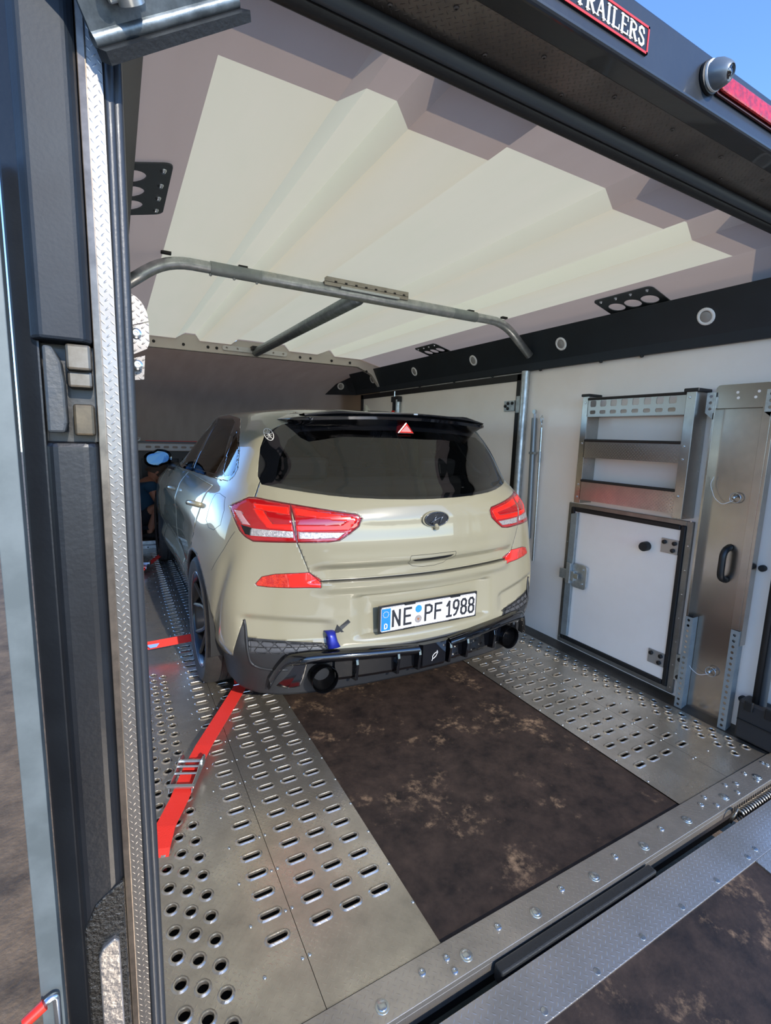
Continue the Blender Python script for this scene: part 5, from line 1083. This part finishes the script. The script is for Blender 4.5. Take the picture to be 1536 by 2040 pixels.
a = MB(); strap(a, [(.045, 1.385, -.02), (.060, 1.43, .012), (.083, 1.50, .022), (.135, 1.60, .026), (.178, 1.705, .028), (.200, 1.755, .028)], .062); a.build('webbing', red_web, st1)
a = MB(); strap(a, [(.188, 1.72, .036), (.250, 1.84, .040), (.35, 2.02, .034), (.452, 2.200, .032), (.487, 2.262, .034)], .062); a.build('webbing', red_web, st1)
a = MB(); strap(a, [(.487, 2.262, .034), (.492, 2.31, .055), (.487, 2.35, .10), (.485, 2.37, .15)], .062, normal=[(0, -.3, 1), (0, -.5, 1), (0, -1, .5), (0, -1, .3)]); a.build('webbing', red_web, st1)
a = MB(); a.tube([(.450, 2.262, .037), (.525, 2.262, .037)], .0035, 8); a.build('strap_clip', zinc, st1, smooth=40)
ratchet(st1, (.175, 1.705, .030), (.075, .165, .003), w_=.070, L=.135, s_=1.2)
st2 = thing('ratchet_strap', 'taut red strap with a blue tag from the left wall to the rear wheel', 'strap', (.15, 2.83, .08))
a = MB(); strap(a, [(XL+.002, 2.83, .070), (.15, 2.83, .074), (.355, 2.82, .085), (.46, 2.80, .12)], .045, normal=[(0, -1, .9)]*4); a.build('webbing', red_web, st2)
a = MB(); a.prism([(.10, 2.80, .090), (.165, 2.80, .090), (.150, 2.792, .074), (.118, 2.792, .072)], (0, -.002, .001)); a.build('tag', M('tag_blue', '2668b8', .5), st2)
st3 = thing('ratchet_strap', 'dim red ratchet strap beside the front wheel on the left', 'strap', (.2, 4.75, 0))
a = MB(); strap(a, [(.05, 4.35, .01), (.14, 4.55, .04), (.22, 4.75, .05), (.34, 4.95, .08), (.46, 5.05, .18)], .048); a.build('webbing', red_web, st3)
ratchet(st3, (.185, 4.66, .055), (.08, .20, .012))
a = MB(); a.box(.03, .36, 5.60, 5.66, .0, .035); a.box(.03, .36, 5.655, 5.66, .035, .075)
wb = a.build('wheel_stop', galv, label='galvanised wheel stop bar across the floor ahead of the left front wheel', cat='bar', bevel=.003)
for x in (.08, .16, .26): b1 = MB(); b1.lathe([(.008, 0), (.008, .003), (.0005, .004)], (x, 5.60, .018), (0, -1, 0), 10); b1.build('bolt', black_trim, wb)

# ------------------------------------------------------------ nose end: slotted rail and cabinet
sr = thing('slotted_rail', 'white slotted rail across the nose of the trailer above the dark cabinet', 'rail', (1.1, 6.6, 1.0))
v_, f_ = plate_with_holes([(.06, 1.002), (2.29, 1.002), (2.29, 1.082), (.06, 1.082)], [rrect(.36+.10*k, 1.043, .062, .026, .011, 3) for k in range(15)], lambda x, z: (x, 6.60, z), (0, .004, 0))
a = MB(); a.add(v_, f_); a.build('rail', white_pl, sr)
a = MB(); a.box(.06, 2.29, 6.60, 6.80, 1.09, 1.11); a.build('shelf_edge', M('shelf_grey', '6a6a6a', .5, .3), sr)
a = MB(); a.box(.33, 1.2, 6.585, 6.60, 1.113, 1.122); a.build('shelf_cord', red_plastic, sr)
a = MB(); a.tube([(.24+.035*math.cos(q*.5), 6.60, 1.135+.018*math.sin(q*.5)) for q in range(13)], .010, 8); a.build('handle', white_pl, sr, smooth=True)
cb = thing('nose_cabinet', 'dark cabinet with framed doors below the slotted rail in the nose', 'cabinet', (1.1, 6.75, 0))
a = MB(); a.box(.20, 2.15, 6.66, 6.80, .0, .985); a.build('carcass', M('cab_grey', '5d5b58', .6), cb)
for k in range(4):
    x0 = .28+.46*k; a = MB(); a.box(x0, x0+.42, 6.645, 6.66, .10, .90); dd_ = a.build('door', M('cab_door', '2c2d2f', .5), cb)
    a = MB()
    for q in ((x0, x0+.012, .10, .90), (x0+.408, x0+.42, .10, .90), (x0, x0+.42, .888, .90), (x0, x0+.42, .62, .632)): a.box(q[0], q[1], 6.638, 6.646, q[2], q[3])
    a.build('door_frame', black_trim, dd_)

# ------------------------------------------------------------ person crouching in the nose
pe = thing('person', 'person in a dark teal shirt and dark shorts crouching by the front of the car', 'person', (.27, 6.17, 0))
skin_m = M('skin', 'a9745c', .55); shirt_m = M('shirt_teal', '16405a', .8, bump=.2, bscale=60); short_m = M('shorts_navy', '151a26', .85); hair_m = M('hair_brown', '43352b', .7, bump=.6, bscale=200); shoe_m = M('shoe_dark', '201c1a', .7)
def skinned(name, verts, edges, mat_, parent, sub=2):
    me = bpy.data.meshes.new(name); me.from_pydata([v[0] for v in verts], edges, []); o = bpy.data.objects.new(name, me); link(o, parent); o.matrix_parent_inverse = PINV(parent)
    md = o.modifiers.new('skin', 'SKIN'); 
    for i, v in enumerate(verts):
        me.skin_vertices[0].data[i].radius = (v[1], v[2] if len(v) > 2 else v[1]); me.skin_vertices[0].data[i].use_root = (i == 0)
    s_ = o.modifiers.new('sub', 'SUBSURF'); s_.levels = sub; s_.render_levels = sub; me.materials.append(mat_)
    md.use_smooth_shade = True; return o
B = [((.24, 6.22, .26), .13), ((.25, 6.20, .42), .125), ((.285, 6.18, .56), .14), ((.325, 6.16, .66), .10), ((.36, 6.15, .71), .055), ((.395, 6.14, .745), .065),
     ((.33, 6.04, .63), .06), ((.40, 6.00, .45), .042), ((.50, 5.97, .32), .035), ((.55, 5.96, .28), .028),
     ((.33, 6.28, .63), .06), ((.40, 6.33, .45), .042), ((.50, 6.30, .32), .035), ((.55, 6.29, .28), .028),
     ((.25, 6.13, .24), .085), ((.40, 6.08, .40), .062), ((.33, 6.09, .14), .048), ((.30, 6.09, .06), .038), ((.40, 6.07, .035), .035),
     ((.25, 6.30, .24), .085), ((.40, 6.34, .40), .062), ((.33, 6.33, .14), .048), ((.30, 6.33, .06), .038), ((.40, 6.35, .035), .035)]
E_ = [(0, 1), (1, 2), (2, 3), (3, 4), (4, 5), (3, 6), (6, 7), (7, 8), (8, 9), (3, 10), (10, 11), (11, 12), (12, 13), (0, 14), (14, 15), (15, 16), (16, 17), (17, 18), (0, 19), (19, 20), (20, 21), (21, 22), (22, 23)]
skinned('body', B, E_, skin_m, pe)
skinned('shirt', [(B[0][0], .138), (B[1][0], .142), (B[2][0], .155), (B[3][0], .118), (B[6][0], .075), ((.375, 6.015, .53), .062), (B[10][0], .075), ((.375, 6.315, .53), .062)], [(0, 1), (1, 2), (2, 3), (3, 4), (4, 5), (3, 6), (6, 7)], shirt_m, pe)
skinned('shorts', [((.24, 6.22, .23), .145), ((.25, 6.13, .25), .098), ((.37, 6.09, .375), .080), ((.25, 6.30, .25), .098), ((.37, 6.33, .375), .080)], [(0, 1), (1, 2), (0, 3), (3, 4)], short_m, pe)
def ellip(mb, c, r3, n=20, m_=12, rot=None):
    rows = []
    for i in range(m_+1):
        t = math.pi*i/m_; rw = []
        for k in range(n):
            q = V(r3[0]*math.sin(t)*math.cos(2*math.pi*k/n), r3[1]*math.sin(t)*math.sin(2*math.pi*k/n), r3[2]*math.cos(t))
            rw.append(V(*c)+(rot @ q if rot else q))
        rows.append(rw)
    mb.grid(rows, closed=True)
RH = Matrix.Rotation(math.radians(50), 3, 'Y')
hc = V(.415, 6.135, .772)
a = MB(); ellip(a, hc, (.088, .074, .108), rot=RH)
fx = RH @ V(1, 0, 0); fz = RH @ V(0, 0, 1)
a.tube([hc+fx*.080+fz*.012, hc+fx*.105-fz*.018, hc+fx*.083-fz*.026], [.008, .014, .008], 8); head = a.build('head', skin_m, pe, smooth=True)
for s_ in (-1, 1):
    a = MB(); ellip(a, hc+V(0, s_*.074, 0)-fz*.005-fx*.008, (.020, .010, .030), 10, 8, RH); a.build('ear', skin_m, head, smooth=True)
    a = MB(); ellip(a, hc+fx*.079+V(0, s_*.030, 0)+fz*.010, (.008, .013, .007), 10, 8, RH); a.build('eye', M('eye_dark', '241d1a', .3), head, smooth=True)
a = MB(); a.tube([hc+fx*.079+V(0, -.025, 0)-fz*.052, hc+fx*.086-fz*.053, hc+fx*.079+V(0, .025, 0)-fz*.052], .005, 6); a.build('mouth', M('lip', '7d4a42', .5), head, smooth=True)
a = MB(); rows = []
for i in range(9):
    t = math.pi*.58*i/8; rows.append([hc-fx*.012+RH @ V(.096*math.sin(t)*math.cos(2*math.pi*k/20), .083*math.sin(t)*math.sin(2*math.pi*k/20), .116*math.cos(t)-(.055*max(0, -math.cos(2*math.pi*k/20))*math.sin(t)) ) for k in range(20)])
a.grid(rows, closed=True); a.build('hair', hair_m, pe, smooth=True)
for yb in (6.08, 6.34):
    a = MB(); ellip(a, (.345, yb, .045), (.125, .045, .045)); a.build('shoe', shoe_m, pe, smooth=True)
for (hx, hy, hz, s_) in ((.55, 5.96, .28, -1), (.55, 6.29, .28, 1)):
    hv = [((hx, hy, hz), .030), ((hx+.05, hy, hz-.035), .032)]; he = [(0, 1)]
    for k in range(4):
        yy = hy+(-.027+.018*k); i0 = len(hv); hv += [((hx+.075, yy, hz-.055), .0095), ((hx+.10+.006*(1.5-abs(k-1.5)), yy, hz-.085), .0085), ((hx+.105, yy, hz-.115), .0075)]; he += [(1, i0), (i0, i0+1), (i0+1, i0+2)]
    i0 = len(hv); hv += [((hx+.03, hy-s_*.038, hz-.03), .011), ((hx+.055, hy-s_*.052, hz-.06), .0095)]; he += [(0, i0), (i0, i0+1)]
    skinned('hand', hv, he, skin_m, pe)
